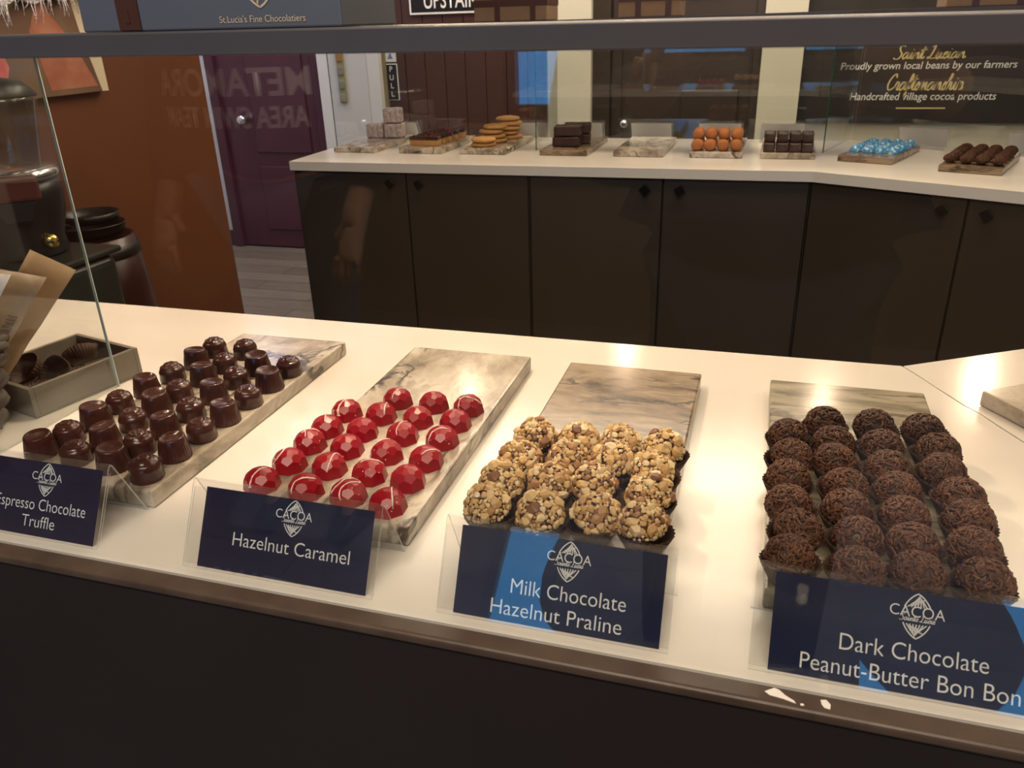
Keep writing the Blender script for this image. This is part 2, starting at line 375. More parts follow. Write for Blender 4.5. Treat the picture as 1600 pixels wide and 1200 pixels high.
MB().box(-2.10, -2.08, 4.44, 4.5, 0, 2.3).box(-1.14, -1.125, 4.44, 4.5, 0, 2.3).obj('door_frame', mat('olive door frame', (.20, .17, .10), .5), d2)
d3 = struct(MB().box(-.893, -.045, 4.47, 4.5, .01, 2.25).obj('door_3', M['door_dark']))
b = MB().box(-.893, -.80, 4.44, 4.5, 0, 2.25).box(-.79, -.74, 4.45, 4.5, 0, 2.25).box(-.085, -.045, 4.44, 4.5, 0, 2.25); b.obj('door_frame', M['door_dark'], d3, bevel=.004)
for z0, z1 in ((.15, .95), (1.385, 2.1)): MB().box(-.43, -.14, 4.452, 4.472, z0, z1).obj('door_panel', M['door_dark'], d3, bevel=.012, seg=3)
MB().sphere((-.715, 4.42, .785), .026, 16).obj('door_knob', bpy.data.materials['chrome'], d3)
# little fittings on the white pier and plank door
t = empty('switch_strip', (-2.335, 4.4, 1.0)); tag(t, 'slim olive strip of small square switches on the white pier', 'switch')
MB().box(-.022, .022, -.012, 0, -.10, .30).obj('backing', mat('olive strip', (.30, .28, .17), .5), t)
for k, c in enumerate(((.35, .17, .05), (.25, .23, .18), (.22, .26, .22), (.30, .28, .2))):
    MB().box(-.015, .015, -.018, -.0121, .12-.072*k, .16-.072*k).obj('switch', mat('switch tone', c, .4), t, bevel=.002)
t = empty('leaflet', (-2.345, 4.398, 1.36)); tag(t, 'lavender leaflet with red and blue print taped on the white pier', 'leaflet')
MB().box(-.10, .105, -.004, 0, -.07, .30).obj('paper', mat('lavender paper', (.52, .46, .58), .6), t)
MB().box(-.075, .045, -.0046, -.0041, .105, .110).box(-.075, -.01, -.0046, -.0041, .088, .093).obj('lettering', mat('grey print', (.25, .22, .28), .6), t)
MB().prism([(.02, .06), (.05, .055), (.055, .115), (.035, .10)], .0041, .0046, mtx=Matrix.Rotation(PI/2, 4, 'X')).obj('red_mark', mat('red print', (.7, .15, .16), .6), t)
MB().prism([(.057, .05), (.085, .05), (.085, .12), (.06, .125)], .0041, .0046, mtx=Matrix.Rotation(PI/2, 4, 'X')).obj('blue_mark', mat('blue print', (.12, .3, .7), .6), t)
MX = lambda x, y, z: Matrix.Translation((x, y, z)) @ Matrix.Rotation(PI/2, 4, 'X')
t = empty('door_sign', (-2.052, 4.46, 1.0)); tag(t, 'small black sign reading PULL in upright white letters on the plank door', 'sign')
MB().box(-.038, .038, -.006, 0, -.095, .10).obj('border', M['white_print'], t, bevel=.004)
MB().box(-.034, .034, -.0066, -.0061, -.091, .096).obj('face', M['black'], t)
part('lettering', join_meshes('lettering', [place_mesh(text_mesh(c, height=.030), MX(0, -.0072, .058-.044*i), M['white_print']) for i, c in enumerate('PULL')], [M['white_print']]), t)
t = empty('door_notice', (-2.052, 4.46, 1.11)); tag(t, 'small white notice with a blue symbol above the PULL sign', 'notice')
MB().box(-.034, .034, -.005, 0, 0, .16).obj('paper', mat('white notice paper', (.7, .72, .78), .6), t)
MB().prism([(-.018, .015), (.016, .015), (.0, .05)], .0051, .0056, mtx=Matrix.Rotation(PI/2, 4, 'X')).box(-.02, .02, -.0056, -.0051, .07, .10).obj('symbol', mat('blue symbol', (.12, .2, .42), .6), t)
t = empty('upstairs_sign', (-1.62, 4.46, 1.345)); tag(t, 'black sign with white border reading UPSTAIRS on the plank door', 'sign')
MB().box(-.29, .29, -.012, 0, 0, .20).obj('border', M['white_print'], t, bevel=.002)
MB().box(-.279, .279, -.0130, -.0121, .011, .189).obj('face', M['black'], t)
part('lettering', place_mesh(text_mesh('UPSTAIRS', width=.335, height=.085, offset=.008), MX(-.035, -.0136, .030), M['white_print']), t)
# menu board with the brand story
t = empty('menu_board', (.83, 4.4995, .79)); tag(t, 'dark wall board with gold script headings and white lines of text', 'board')
MB().box(-.68, .72, -.035, 0, 0, 1.2).obj('board', M['board_dark'], t, bevel=.003)
Yb = -.0358
def btxt(me, x, z, m): part('lettering', place_mesh(me, MX(x, Yb, z), m), t)
btxt(script_mesh('Saint Lucian', .30, squash=1.0), -.115, .290, M['gold_print'])
btxt(text_mesh('Proudly grown local beans by our farmers', width=.76, height=.034, shear=.12, offset=.006), -.12, .246, M['white_print'])
btxt(script_mesh('Craftsmanship', .33, squash=1.2), -.115, .150, M['gold_print'])
btxt(text_mesh('Handcrafted village cocoa products', width=.64, height=.036, shear=.12, offset=.006), -.12, .106, M['white_print'])
MB().box(-.225, -.008, Yb-.0003, Yb+.0006, .065, .071).obj('rule', M['gold_print'], t)
tg = MB().box(-.075, .035, -.008, 0, 0, .13).obj('paper_tag', mat('tan paper', (.42, .30, .17), .6)); tg.location = (.575, 4.463, 1.352); tg.rotation_euler = (0, .35, 0)
tag(tg, 'small tan paper tag hung on the dark wall board', 'tag')

# painting on the orange wall
t = empty('painting', (-2.2995, 2.03, 1.115)); tag(t, 'unframed canvas of red cocoa pods and brown leaves on the orange wall', 'painting')
MB().box(0, .035, -.62, .475, 0, .75).obj('canvas', mottled('painted brown ground', (.10, .045, .03), (.20, .12, .06), 5, .6), t, bevel=.003)
def flat(pts, name, c, d):
    MB().prism(pts, .0352, .0352+d, mtx=Matrix(((0, 0, 1, 0), (1, 0, 0, 0), (0, 1, 0, 0), (0, 0, 0, 1)))).obj(name, c, t)
flat([(.475, .001), (.475, .50), (.36, .50), (.40, .2), (.445, .001)], 'painted_margin', mat('cream paint', (.62, .52, .36), .6), .0006)
flat([(.0, .0), (.05, .035), (.08, .10), (.06, .17), (.0, .2), (-.15, .18), (-.2, .08), (-.12, .0)], 'painted_pod', mottled('red pod paint', (.55, .05, .04), (.75, .25, .18), 14, .5), .0006)
flat([(.22, .02), (.43, .02), (.36, .16), (.25, .3), (.19, .2)], 'painted_leaf', mottled('rust leaf paint', (.30, .08, .04), (.45, .20, .12), 9, .5), .0005)
flat([(-.1, .27), (.1, .25), (.3, .34), (.33, .6), (.05, .62), (-.1, .5)], 'painted_leaf', mottled('olive leaf paint', (.22, .20, .08), (.38, .36, .18), 8, .5), .0007)

# ------------------------------------------------------------------ near counter
MIT = [(.4727, .4245), (.19, 1.0)]
wx, wy = math.cos(math.radians(31)), math.sin(math.radians(31))
ce = MB().prism([(-1.5, .4245), (MIT[0][0]-.0006, .4245), (.262, .853), (.250, .881), (.238, .898), (.215, .946), (.205, .968), (.1885, 1.0), (-1.5, 1.0)], .872, CT, side=1).obj('worktop', [M['white_paint'], M['white_edge']], bevel=.0015)
tag(ce, 'long white painted counter top under the near chocolates', 'worktop')
ce = MB().prism([(MIT[0][0]+.0008, .4245), (MIT[0][0]+1.2*wx, .4245+1.2*wy), (.19+1.2*wx, 1.0+1.2*wy), (.1905, 1.0), (.2065, .9685), (.2165, .9465), (.2400, .8985), (.2515, .8815), (.2640, .8535)], .872, CT, side=1).obj('worktop', [M['white_paint'], M['white_edge']], bevel=.0015)
tag(ce, 'white painted angled counter wing meeting the long near top at a cracked joint', 'worktop')
t = empty('counter_base', (-.3, .6, 0)); tag(t, 'dark brown counter base with glossy wood nosing along its front', 'counter')
MB().box(-1.2, .75, -.1905, -.1765, 0, .8905).obj('front_panel', M['counter_face'], t)
MB().box(-1.2, .75, -.1935, -.1765, .891, CT+.0003).obj('nosing', M['trim'], t, bevel=.003, seg=3)
MB().box(-1.15, .48, -.168, .37, .02, .8715).obj('carcass', M['cabinet'], t)
b = MB()
for c in ([(.034, .409), (.040, .4135), (.043, .4125), (.047, .4085), (.052, .4055), (.053, .4035), (.045, .4055), (.037, .4065)], [(.068, .4105), (.0715, .4115), (.074, .408), (.0735, .404), (.070, .4045), (.0685, .407)], [(.0555, .404), (.0575, .4045), (.058, .403), (.056, .4025)]):
    b.prism([(x+.3, y-.4080+.4152-.6) for x, y in c], CT+.0004, CT+.0008)
b.obj('paint_chips', M['chip'], t)
zs = lambda X: 1.3-.0066*(X+.18)
def slab(x0, x1, y0, y1, zb, zt, b=None, mi=0):
    b = b or MB(); v = []
    for x in (x0, x1):
        for y in (y0, y1): v += [(x, y, zb(x)), (x, y, zt(x))]
    b.add(v, [(0, 1, 3, 2), (4, 6, 7, 5), (0, 4, 5, 1), (2, 3, 7, 6), (0, 2, 6, 4), (1, 5, 7, 3)], mi); return b
gc = empty('glass_case', (0, 0, 0)); tag(gc, 'near glass case with slate shelf on top standing along the front counter', 'glass case')
slab(-1.4, 1.0, .428, .735, lambda x: zs(x)-.0139, lambda x: zs(x)-.0012).obj('shelf', M['shelf_paint'], gc, bevel=.0006)
slab(-1.4, 1.0, .4220, .4262, lambda x: CT+.0005, lambda x: zs(x)-.0140).obj('front_pane', M['glass'], gc)
def divider(par, loc, rz, y0, y1, zt, edge):
    t = MB().box(-.0018, .0018, y0, y1, .0004, zt).obj('divider_pane', M['glass'], par); t.location = (loc[0], loc[1], CT); t.rotation_euler = (0, 0, rz)
    MB().box(-.0018, .0018, y1+.0002, y1+.0012, .0004, zt).obj('polished_edge', edge, t)
divider(gc, (-.7405, .43), 0, .0, .294, .3895, M['glass_edge'])
divider(gc, (.93, .43), 0, .0, .294, .378, M['glass_edge'])

# ------------------------------------------------------------------ far counter
FD = (math.cos(math.radians(-26.1)), math.sin(math.radians(-26.1)))
ax, ay = .139, 2.375
off = .63
bx = ax+off*math.tan(math.radians(13.05)); by = ay+off
ft = [(-1.49, ay), (ax, ay), (ax+1.5*FD[0], ay+1.5*FD[1]), (ax+1.5*FD[0]-off*FD[1], ay+1.5*FD[1]+off*FD[0]), (bx, by), (-1.49, by)]
o = MB().prism(ft, .872, CT, side=1).obj('worktop', [M['white_paint'], M['white_edge']], bevel=.002)
tag(o, 'white counter top across the aisle carrying the small trays', 'worktop')
def cabinet(loc, rz, w_, label, d=.57, fill=False):
    t = empty('cabinet', (loc[0], loc[1], 0), rz); tag(t, label, 'cabinet', 'dark cabinets across the aisle')
    MB().box(.001, w_-.001, .02, d, .02, .8705).obj('body', M['cabinet'], t)
    if fill: MB().prism([(w_, .003), (w_+.0015, .003), (w_+.17, .36), (w_, .55)], .02, .8705).obj('corner_filler', M['cabinet'], t)
    for k in range(2):
        x0 = k*w_/2+.003; x1 = (k+1)*w_/2-.003
        dm = MB().box(x0, x1, 0, .0195, .06, .868).obj('door', M['cabinet'], t, bevel=.0015)
        kx = w_/2+(-.05 if k == 0 else .05)
        b = MB(); mtx = Matrix.Translation((kx, -.0001, .838)) @ Matrix.Rotation(PI/4+.2*k, 4, 'Y')
        b.lathe([(.005, 0), (.005, .014)], 10, mtx=Matrix.Translation((kx, 0, .838)) @ Matrix.Rotation(PI/2, 4, 'X'))
        b.box(-.0125, .0125, -.024, -.013, -.0125, .0125, mtx=mtx); b.obj('knob', M['knob'], dm, bevel=.002)
cabinet((-1.489, 2.392), 0, .812, 'dark brown double cabinet at the left end of the far counter')
cabinet((-.673, 2.392), 0, .810, 'dark brown double cabinet in the middle of the far counter', fill=True)
cabinet((.1392, 2.3917), math.radians(-26.1), .80, 'dark brown double cabinet under the angled wing of the far counter', d=.44)
FY = by-.012
gf = empty('glass_case', (0, 0, 0)); tag(gf, 'far glass case with green edged dividers across the aisle', 'glass case')
def farpane(p, q):
    ang = math.atan2(q[1]-p[1], q[0]-p[0]); Ln = math.hypot(q[0]-p[0], q[1]-p[1])
    t = MB().box(0, Ln, -.003, .003, .0005, .384).obj('back_pane', M['glass'], gf); t.location = (p[0], p[1], CT); t.rotation_euler = (0, 0, ang)
dq = (bx+1.1*FD[0], FY+1.1*FD[1])
farpane((-1.48, FY), (bx-.005, FY)); farpane((bx+.003, FY-.002), dq)
divider(gf, (-1.475, FY-.008), PI, .0, .30, .383, M['green_edge'])
divider(gf, (-.729, FY-.008), PI, .0, .30, .383, M['green_edge'])
divider(gf, (bx-.02, FY-.010), PI-math.radians(17.5), .0, .28, .383, M['green_edge'])
MB().prism([(-1.49, FY-.30), (bx-.07, FY-.30), (bx+1.1*FD[0]+.3*FD[1], FY+1.1*FD[1]-.3*FD[0]), (bx+1.1*FD[0], FY+1.1*FD[1]+.004), (bx, FY+.004), (-1.49, FY+.004)], 1.2845, 1.2985).obj('shelf', M['shelf_paint'], gf)

# ------------------------------------------------------------------ marble boards and sign holders
def board(x, y, rz, m, label, w_=.157, d=.385, group='marble serving boards'):
    o = MB().box(-w_/2, w_/2, 0, d, .0004, .018).obj('marble_board', M[m], bevel=.0022, seg=2); o.location = (x, y, CT); o.rotation_euler = (0, 0, rz)
    return tag(o, label, 'board', group)
R_ = math.radians
board(-.584, .500, R_(.3), 'marble_grey', 'marble board under the dark moulded chocolates')
board(-.332, .504, R_(-.2), 'marble_grey', 'swirly grey marble board under the red bonbons')
board(-.124, .498, R_(-.3), 'marble_tan', 'streaked tan marble board under the hazelnut truffles')
board(.111, .498, R_(-.4), 'marble_pale', 'tan marble board under the sprinkle coated bon bons', w_=.160)
_a = R_(33)
board(.254+.0785*math.cos(_a)+.385*math.sin(_a), .9025+.0785*math.sin(_a)-.385*math.cos(_a), _a, 'marble_grey', 'marble board on the angled near wing with only its corner in view')

def sheet(b, prof, x0, x1, th):
    """a bent acrylic sheet: profile polyline in (y, z), thickness th to its left; edges get slot 1"""
    P = [Vector((0, y, z)) for y, z in prof]; n = len(P); off_ = []
    for i, p in enumerate(P):
        a = P[max(i-1, 0)]; c = P[min(i+1, n-1)]; t_ = (c-a).normalized(); off_.append(p+Vector((0, -t_.z, t_.y))*-th)
    v = []
    for x in (x0, x1):
        v += [(x, p.y, p.z) for p in P]+[(x, p.y, p.z) for p in off_]
    f0 = []
    for i in range(n-1):
        f0 += [(i, i+1, 2*n+i+1, 2*n+i), (n+i, 3*n+i, 3*n+i+1, n+i+1)]
    e = []
    for i in range(n-1): e += [(i, n+i, n+i+1, i+1), (2*n+i, 2*n+i+1, 3*n+i+1, 3*n+i)]
    e += [(0, 2*n, 3*n, n), (n-1, 2*n-1, 4*n-1, 3*n-1)]
    vs = b.add(v, f0, 0)
    for q in e:
        try: fc = b.b.faces.new([vs[i] for i in q]); fc.material_index = 1
        except ValueError: pass
TIL = math.atan2(.0345, .0632)
PANEL = Matrix(((1, 0, 0, 0), (0, math.sin(TIL), -math.cos(TIL), 0), (0, math.cos(TIL), math.sin(TIL), 0), (0, 0, 0, 1)))  # x, up the panel, out of it
def sign(x, lines, logo_u, label, w_=.171, y=.4335, rz=0, face=True, logo_v=.765, cw=.152, group='acrylic sign holders'):
    t = empty('sign_holder', (x, y, CT), rz); tag(t, label, 'sign', group)
    b = MB(); sL = .0715; h0 = math.cos(TIL)*sL; y0 = math.sin(TIL)*sL
    prof = [(0, .0006), (y0-.0015, h0-.0025), (y0, h0), (y0+.0025, h0+.0006), (y0+.0045, h0-.0012), (.0645, .0008)]
    sheet(b, prof, -w_/2, w_/2, .0014)
    c, s_ = math.cos(TIL), math.sin(TIL)
    sheet(b, [(.0036*c+.001*s_, .0012+.001), (.0036*c+s_*.064, .0012+.001+c*.064-.002)], -w_/2, w_/2, .0010)
    b.obj('acrylic_stand', [M['acrylic'], M['acrylic_edge']], t)
    cx = .003; dp = -.0020
    cm = MB().box(-cw/2+cx, cw/2+cx, .0022, .0672, dp-.0002, dp, mtx=PANEL)
    cd_ = cm.obj('card', M['navy'] if face else M['card_white'], t)
    if not face: return t
    def put(me, u, v, m, nm): part(nm, place_mesh(me, PANEL @ Matrix.Translation((cx+(u-.5)*cw, .0022+v*.065, dp+.00012)), m), cd_)
    put(pod_emblem(.0285), logo_u, logo_v, M['white_print'], 'emblem')
    b = MB().box(-.0165, .0165, -.0025, .0068, 0, .00005); put(b.mesh('band', []), logo_u, logo_v-.02, M['navy'], 'emblem_band')
    def put2(me, u, v, m, nm): part(nm, place_mesh(me, PANEL @ Matrix.Translation((cx+(u-.5)*cw, .0022+v*.065, dp+.00022)), m), cd_)
    put2(text_mesh('CACOA', width=.0325, height=.0074, offset=-.006), logo_u, logo_v-.01, M['white_print'], 'lettering')
    put2(script_mesh('Sainte Lucie', .0205, wt=.09), logo_u+.002, logo_v-.052, M['white_print'], 'lettering')
    for body, u, v, wd, hh in lines: put2(text_mesh(body, width=wd*cw, height=hh, offset=-.006), u, v, M['white_print'], 'lettering')
    return t
sign(-.5965, [('Espresso Chocolate', .60, .345, .64, .0108), ('Truffle', .60, .115, .235, .0108)], .62, 'navy sign reading Espresso Chocolate Truffle before the dark moulded chocolates')
sign(-.3395, [('Hazelnut Caramel', .545, .325, .69, .0114)], .545, 'navy sign reading Hazelnut Caramel before the red bonbons')
sign(-.1155, [('Milk Chocolate', .555, .325, .555, .0114), ('Hazelnut Praline', .505, .075, .635, .0114)], .545, 'navy sign reading Milk Chocolate Hazelnut Praline before the nut truffles')
sign(.1085, [('Dark Chocolate', .57, .325, .575, .0114), ('Peanut-Butter Bon Bon', .555, .075, .85, .0114)], .575, 'navy sign reading Dark Chocolate Peanut-Butter Bon Bon before the sprinkled bon bons')
# ------------------------------------------------------------------ chocolates on the near boards
BZ = CT+.0181
ORD = ['first', 'second', 'third', 'fourth', 'fifth', 'sixth', 'seventh', 'eighth']
def rows(lst, per):
    """(row, column, entry) for a list given row by row from the front"""
    out = []; i = 0
    for r, n in enumerate(per):
        for c in range(n): out.append((r, c, lst[i], n)); i += 1
    return out
def where(r, c, n, nr):
    row = 'in front row' if r == 0 else ('in back row' if r == nr-1 else 'in '+ORD[r]+' row from front')
    col = 'leftmost' if c == 0 else ('rightmost' if c == n-1 else ORD[c]+' from left')
    return col+' '+row
# moulded: fluted cups and swirl domes
def fluted():
    b = MB()
    prof = [(.0160, 0), (.0161, .0015), (.0150, .009), (.0138, .017), (.0130, .0222), (.0122, .0235), (.0112, .0234), (.0095, .0222), (.004, .0218)]
    def fn(a, r, z, j):
        k = max(0, 1-z/.017) if z < .017 else 0
        return r*(1+.055*min(1, k*2.5)*(abs(math.sin(a*15))-.5)), z+.0009*math.cos(a)*(z/.022)
    b.lathe(prof, 90, fn=fn); return b.mesh('shell', M['choc'])
def swirl():
    b = MB(); prof = [(.0150, 0), (.0152, .001), (.0148, .006), (.0147, .0095), (.0148, .0105)]
    for k in range(1, 22):
        t = k/21; prof.append((.0148*math.cos(t*PI/2)**.95+.0001, .0105+.0122*math.sin(t*PI/2)))
    def fn(a, r, z, j):
        if z <= .0095: return r*(1+.040*(abs(math.sin(a*13))-.5)*(z > .0005)*(z < .009)), z
        s_ = (r/.0044+a/(2*PI)) % 1.0
        return r, z+.0017*(s_**1.5-.35)*min(1, r/.003)*min(1, (.0150-r)/.002+.15)
    b.lathe(prof, 72, fn=fn); return b.mesh('shell', M['choc'])
ME_F, ME_S = fluted(), swirl()
TRUF = [(-.6633,.5314,'F'),(-.6162,.5282,'S'),(-.5706,.5264,'F'),(-.5260,.5188,'S'),(-.6560,.5609,'S'),(-.6122,.5629,'F'),(-.5675,.5599,'S'),(-.5262,.5592,'F'),(-.6555,.5983,'F'),(-.6107,.6028,'S'),(-.5685,.5993,'F'),(-.5243,.5996,'S'),(-.6585,.6375,'S'),(-.6132,.6419,'F'),(-.5658,.6384,'S'),(-.5236,.6388,'F'),(-.6561,.6787,'F'),(-.6112,.6783,'S'),(-.5686,.6828,'F'),(-.5227,.6814,'S'),(-.6538,.7206,'S'),(-.6112,.7226,'F'),(-.5672,.7250,'S'),(-.5238,.7255,'F'),(-.6517,.7639,'F'),(-.6081,.7611,'S'),(-.5645,.7648,'F'),(-.5233,.7680,'S'),(-.6526,.8030,'S'),(-.6090,.8059,'S')]
for r, c, (x, y, k), n in rows(TRUF, [4]*7+[2]):
    y += .003
    f = k == 'F'
    o = mobj('moulded_chocolate', ME_F if f else ME_S); o.location = (x, y, BZ); o.rotation_euler = (0, 0, random.uniform(0, 6))
    s_ = random.uniform(.96, 1.03); o.scale = (s_, s_, s_)
    tag(o, ('fluted flat topped' if f else 'swirl topped')+' dark chocolate, '+where(r, c, n, 8), 'chocolate', 'moulded dark chocolates on the left board')
# red faceted gems with drizzle
GEM = []
_pl = [(Vector((0, 0, -1)), 0), (Vector((0, 0, 1)), .0192)]
for el, d_, of in ((9, .0157, 0), (41, .0178, .5), (66, .01855, 0)):
    for k in range(8):
        a_ = (k+of)*PI/4; e_ = math.radians(el); _pl.append((Vector((math.cos(a_)*math.cos(e_), math.sin(a_)*math.cos(e_), math.sin(e_))), d_))
for i in range(len(_pl)):
    for j in range(i):
        for k in range(j):
            mm_ = Matrix((_pl[i][0], _pl[j][0], _pl[k][0]))
            if abs(mm_.determinant()) < 1e-4: continue
            q = mm_.inverted() @ Vector((_pl[i][1], _pl[j][1], _pl[k][1]))
            if all(n_.dot(q) <= d_+1e-7 for n_, d_ in _pl) and all((q-g_).length > 1e-5 for g_ in GEM): GEM.append(q)
gb = MB(); gb.hull(GEM); ME_GEM = gb.mesh('shell', M['red'])
from mathutils.bvhtree import BVHTree
_t = bmesh.new(); _t.from_mesh(ME_GEM); GBV = BVHTree.FromBMesh(_t)
def on_gem(az, el, lift=.0002):
    d = Vector((math.cos(az)*math.cos(el), math.sin(az)*math.cos(el), math.sin(el)))
    h = GBV.ray_cast(Vector((0, 0, .004))+d*.05, -d)
    return (h[0]+h[1]*lift) if h[0] else Vector((0, 0, .02))
def drizzle(seed):
    rd = random.Random(seed); b = MB()
    for s_ in range(rd.choice((1, 1, 2))):
        a0 = rd.choice((0, PI))+rd.uniform(-.9, .9); n = Vector((math.cos(a0), math.sin(a0), 0)); o_ = rd.uniform(-.45, .45); wob = rd.uniform(-.3, .3)
        lo, hi = rd.choice(((-1.25, 1.25), (-1.3, .4), (-.6, 1.3), (-1.3, 1.0))); pts = []
        for i in range(15):
            t = lo+(hi-lo)*i/14
            d = Vector((-n.y, n.x, 0))*math.sin(t)+n*(o_+wob*math.sin(t*2.2))+Vector((0, 0, math.cos(t)))
            pts.append(on_gem(math.atan2(d.y, d.x), max(.02, math.atan2(d.z, math.hypot(d.x, d.y)))))
        b.tube(pts, [rd.uniform(.00045, .0009) for _ in pts], 6)
        if rd.random() < .5: b.sphere(pts[0], .0013, 8, sc=(1.2, 1.2, .6))
    for k in range(rd.choice((0, 2, 4, 6))):
        p = on_gem(rd.uniform(-2.6, -.2), rd.uniform(.1, .9)); b.sphere(p, rd.uniform(.0003, .0007), 8)
    return b.mesh('white_drizzle', M['white_drizzle'])
RED = [(-.4103,.5324),(-.3641,.5312),(-.3223,.5320),(-.2816,.5263),(-.4039,.5699),(-.3620,.5709),(-.3200,.5692),(-.2808,.5673),(-.4043,.6090),(-.3633,.6088),(-.3204,.6077),(-.2784,.6052),(-.4034,.6427),(-.3647,.6447),(-.3207,.6463),(-.2783,.6478),(-.4009,.6813),(-.3613,.6828),(-.3194,.6831),(-.2783,.6853),(-.3593,.7216),(-.3166,.7212),(-.2771,.7224)]
DRZ = [1,1,1,1, 1,1,1,0, 1,0,1,1, 1,0,1,1, 1,1,0,0, 1,0,1]
for r, c, (x, y), n in rows(RED, [4]*5+[3]):
    i = r*4+c; t = empty('red_bonbon', (x, y+.002, BZ), random.uniform(-.3, .3))
    part('shell', ME_GEM, t)
    if DRZ[i]: part('white_drizzle', drizzle(40+i), t)
    tag(t, 'faceted red bonbon '+('with white drizzle' if DRZ[i] else 'without drizzle')+', '+where(r, c, n, 6), 'bonbon', 'red faceted bonbons on the swirly grey board')
# hazelnut truffles and sprinkled bon bons in paper cups
def paper_cup(r0, r1, h, seed, n=30, m='paper_cup'):
    rd = random.Random(seed); b = MB(); k = n*2
    prof = [(.002, .0006), (r0*.97, .0006), (r0, .0010), (r0+(r1-r0)*.5, h*.5), (r1, h), (r1-.0004, h), (r0+(r1-r0)*.5-.0004, h*.5), (r0-.0004, .0014), (.002, .0010)]
    sq = [rd.uniform(-.04, .05) for _ in range(4)]
    def fn(a, r, z, j):
        am = min(1, z/h*1.3)*.036
        return r*(1+am*math.cos(a*n)+sum(sq[q]*math.cos(a*(q+1)+q)*.5 for q in range(4))*z/h), z+(.0012*math.sin(a*2+seed)*(z/h if z > .6*h else 0))
    b.lathe(prof, n*4, fn=fn, cap=(False, False)); return b.mesh('paper_cup', M[m])
def core_pt(rd, R, hz, zc, lo=-.25):
    while True:
        d = Vector((rd.gauss(0, 1), rd.gauss(0, 1), rd.gauss(0, 1))).normalized()
        if d.z > lo: return Vector((d.x*R, d.y*R, zc+d.z*hz)), Vector((d.x/R, d.y/R, d.z/hz)).normalized()
def nutty(seed):
    rd = random.Random(seed); b = MB(); R = .0160; hz = .0158; zc = .0200
    b.lathe([(1e-4, zc-hz)]+[(R*math.sin(PI*j/14), zc-hz*math.cos(PI*j/14)) for j in range(1, 14)]+[(1e-4, zc+hz)], 28)
    pts = []
    for k in range(1300):
        p, n_ = core_pt(rd, R, hz, zc)
        sz = rd.choice((.0020, .0026, .0031, .0037, .0044, .0052)) if k < 260 else rd.uniform(.0010, .0020)
        if any((p-q).length < (sz+s2)*.60 for q, s2 in pts): continue
        pts.append((p, sz))
        q = n_.to_track_quat('Z', 'Y').to_matrix().to_4x4() @ Matrix.Rotation(rd.uniform(0, 6), 4, 'Z') @ Matrix.Rotation(rd.uniform(-.5, .5), 4, 'X')
        mt = Matrix.Translation(p+n_*sz*.22) @ q
        hp = []
        for e in range(18):
            a = e*2*PI/18*5; cz = rd.uniform(-.8, .8); cr = (1-cz*cz)**.5; hp.append((sz*rd.uniform(.85, 1.12)*cr*math.cos(a), sz*rd.uniform(.75, 1.0)*cr*math.sin(a), sz*.62*cz))
        hp.append((0, 0, sz*.55))
        b.hull(hp, 1, False, mt)
    return b.mesh('truffle', [M['choc_matte'], M['nut']])
def sprinkled(seed):
    rd = random.Random(seed); b = MB(); R = .0168; hz = .0150; zc = .0195
    b.lathe([(1e-4, zc-hz)]+[(R*math.sin(PI*j/14), zc-hz*math.cos(PI*j/14)) for j in range(1, 14)]+[(1e-4, zc+hz)], 28)
    for k in range(440):
        p, n_ = core_pt(rd, R, hz, zc, -.35); ln = rd.uniform(.0022, .0032)
        q = n_.to_track_quat('Z', 'Y').to_matrix(); a = rd.uniform(0, PI)
        d = q @ Vector((math.cos(a), math.sin(a), rd.uniform(-.16, .22))); p = p+n_*rd.uniform(0, .0011)
        c_ = n_*(-ln*ln/(2*R)*.7)
        b.tube([p-d*ln+c_, p-d*ln*.8+c_*.6, p, p+d*ln*.8+c_*.6, p+d*ln+c_], [.00062, .00100, .00106, .00100, .00062], 6, 1)
    return b.mesh('truffle', [M['choc_matte'], M['sprinkle']])
NV = [nutty(s_) for s_ in range(5)]; SV = [sprinkled(60+s_) for s_ in range(5)]
CUPN = [paper_cup(.0132, .0203, .0172, s_) for s_ in range(4)]; CUPS = [paper_cup(.0134, .0213, .0180, 20+s_) for s_ in range(4)]
def cupped(name, lst, per, mes, cups, label, group, dy, sc):
    nr = len(per); k = 0
    for r, c, (x, y), n in rows(lst, per):
        t = empty(name, (x, y+dy, BZ), random.uniform(0, 6.28)); t.scale = (sc, sc, sc)
        o = part('truffle', mes[(k*3+r) % len(mes)], t); o.rotation_euler = (random.uniform(-.16, .16), random.uniform(-.16, .16), random.uniform(0, 6))
        part('paper_cup', cups[(k+r) % len(cups)], t); k += 1
        tag(t, label+', '+where(r, c, n, nr), 'truffle', group)
NUT = [(-.1845,.5174),(-.1412,.5197),(-.1025,.5254),(-.0596,.5218),(-.1868,.5581),(-.1480,.5629),(-.1091,.5697),(-.0625,.5658),(-.1823,.6005),(-.1408,.6063),(-.1022,.6088),(-.0633,.6050),(-.1771,.6406),(-.1371,.6452),(-.0980,.6478),(-.0608,.6445)]
cupped('hazelnut_truffle', NUT, [4]*4, NV, CUPN, 'hazelnut covered truffle in a brown paper cup', 'hazelnut truffles on the streaked tan board', .003, 1.10)
BON = [(.0470,.5099),(.0913,.5116),(.1306,.5106),(.1732,.5145),(.0513,.5474),(.0941,.5483),(.1358,.5510),(.1764,.5529),(.0494,.5856),(.0917,.5850),(.1312,.5883),(.1796,.5913),(.0474,.6237),(.0909,.6234),(.1336,.6259),(.1798,.6294),(.0487,.6622),(.0889,.6620),(.1284,.6641),(.1728,.6671),(.0494,.7018),(.0878,.7012),(.1281,.7030),(.1748,.7051),(.0821,.7397),(.1288,.7425),(.1720,.7435)]
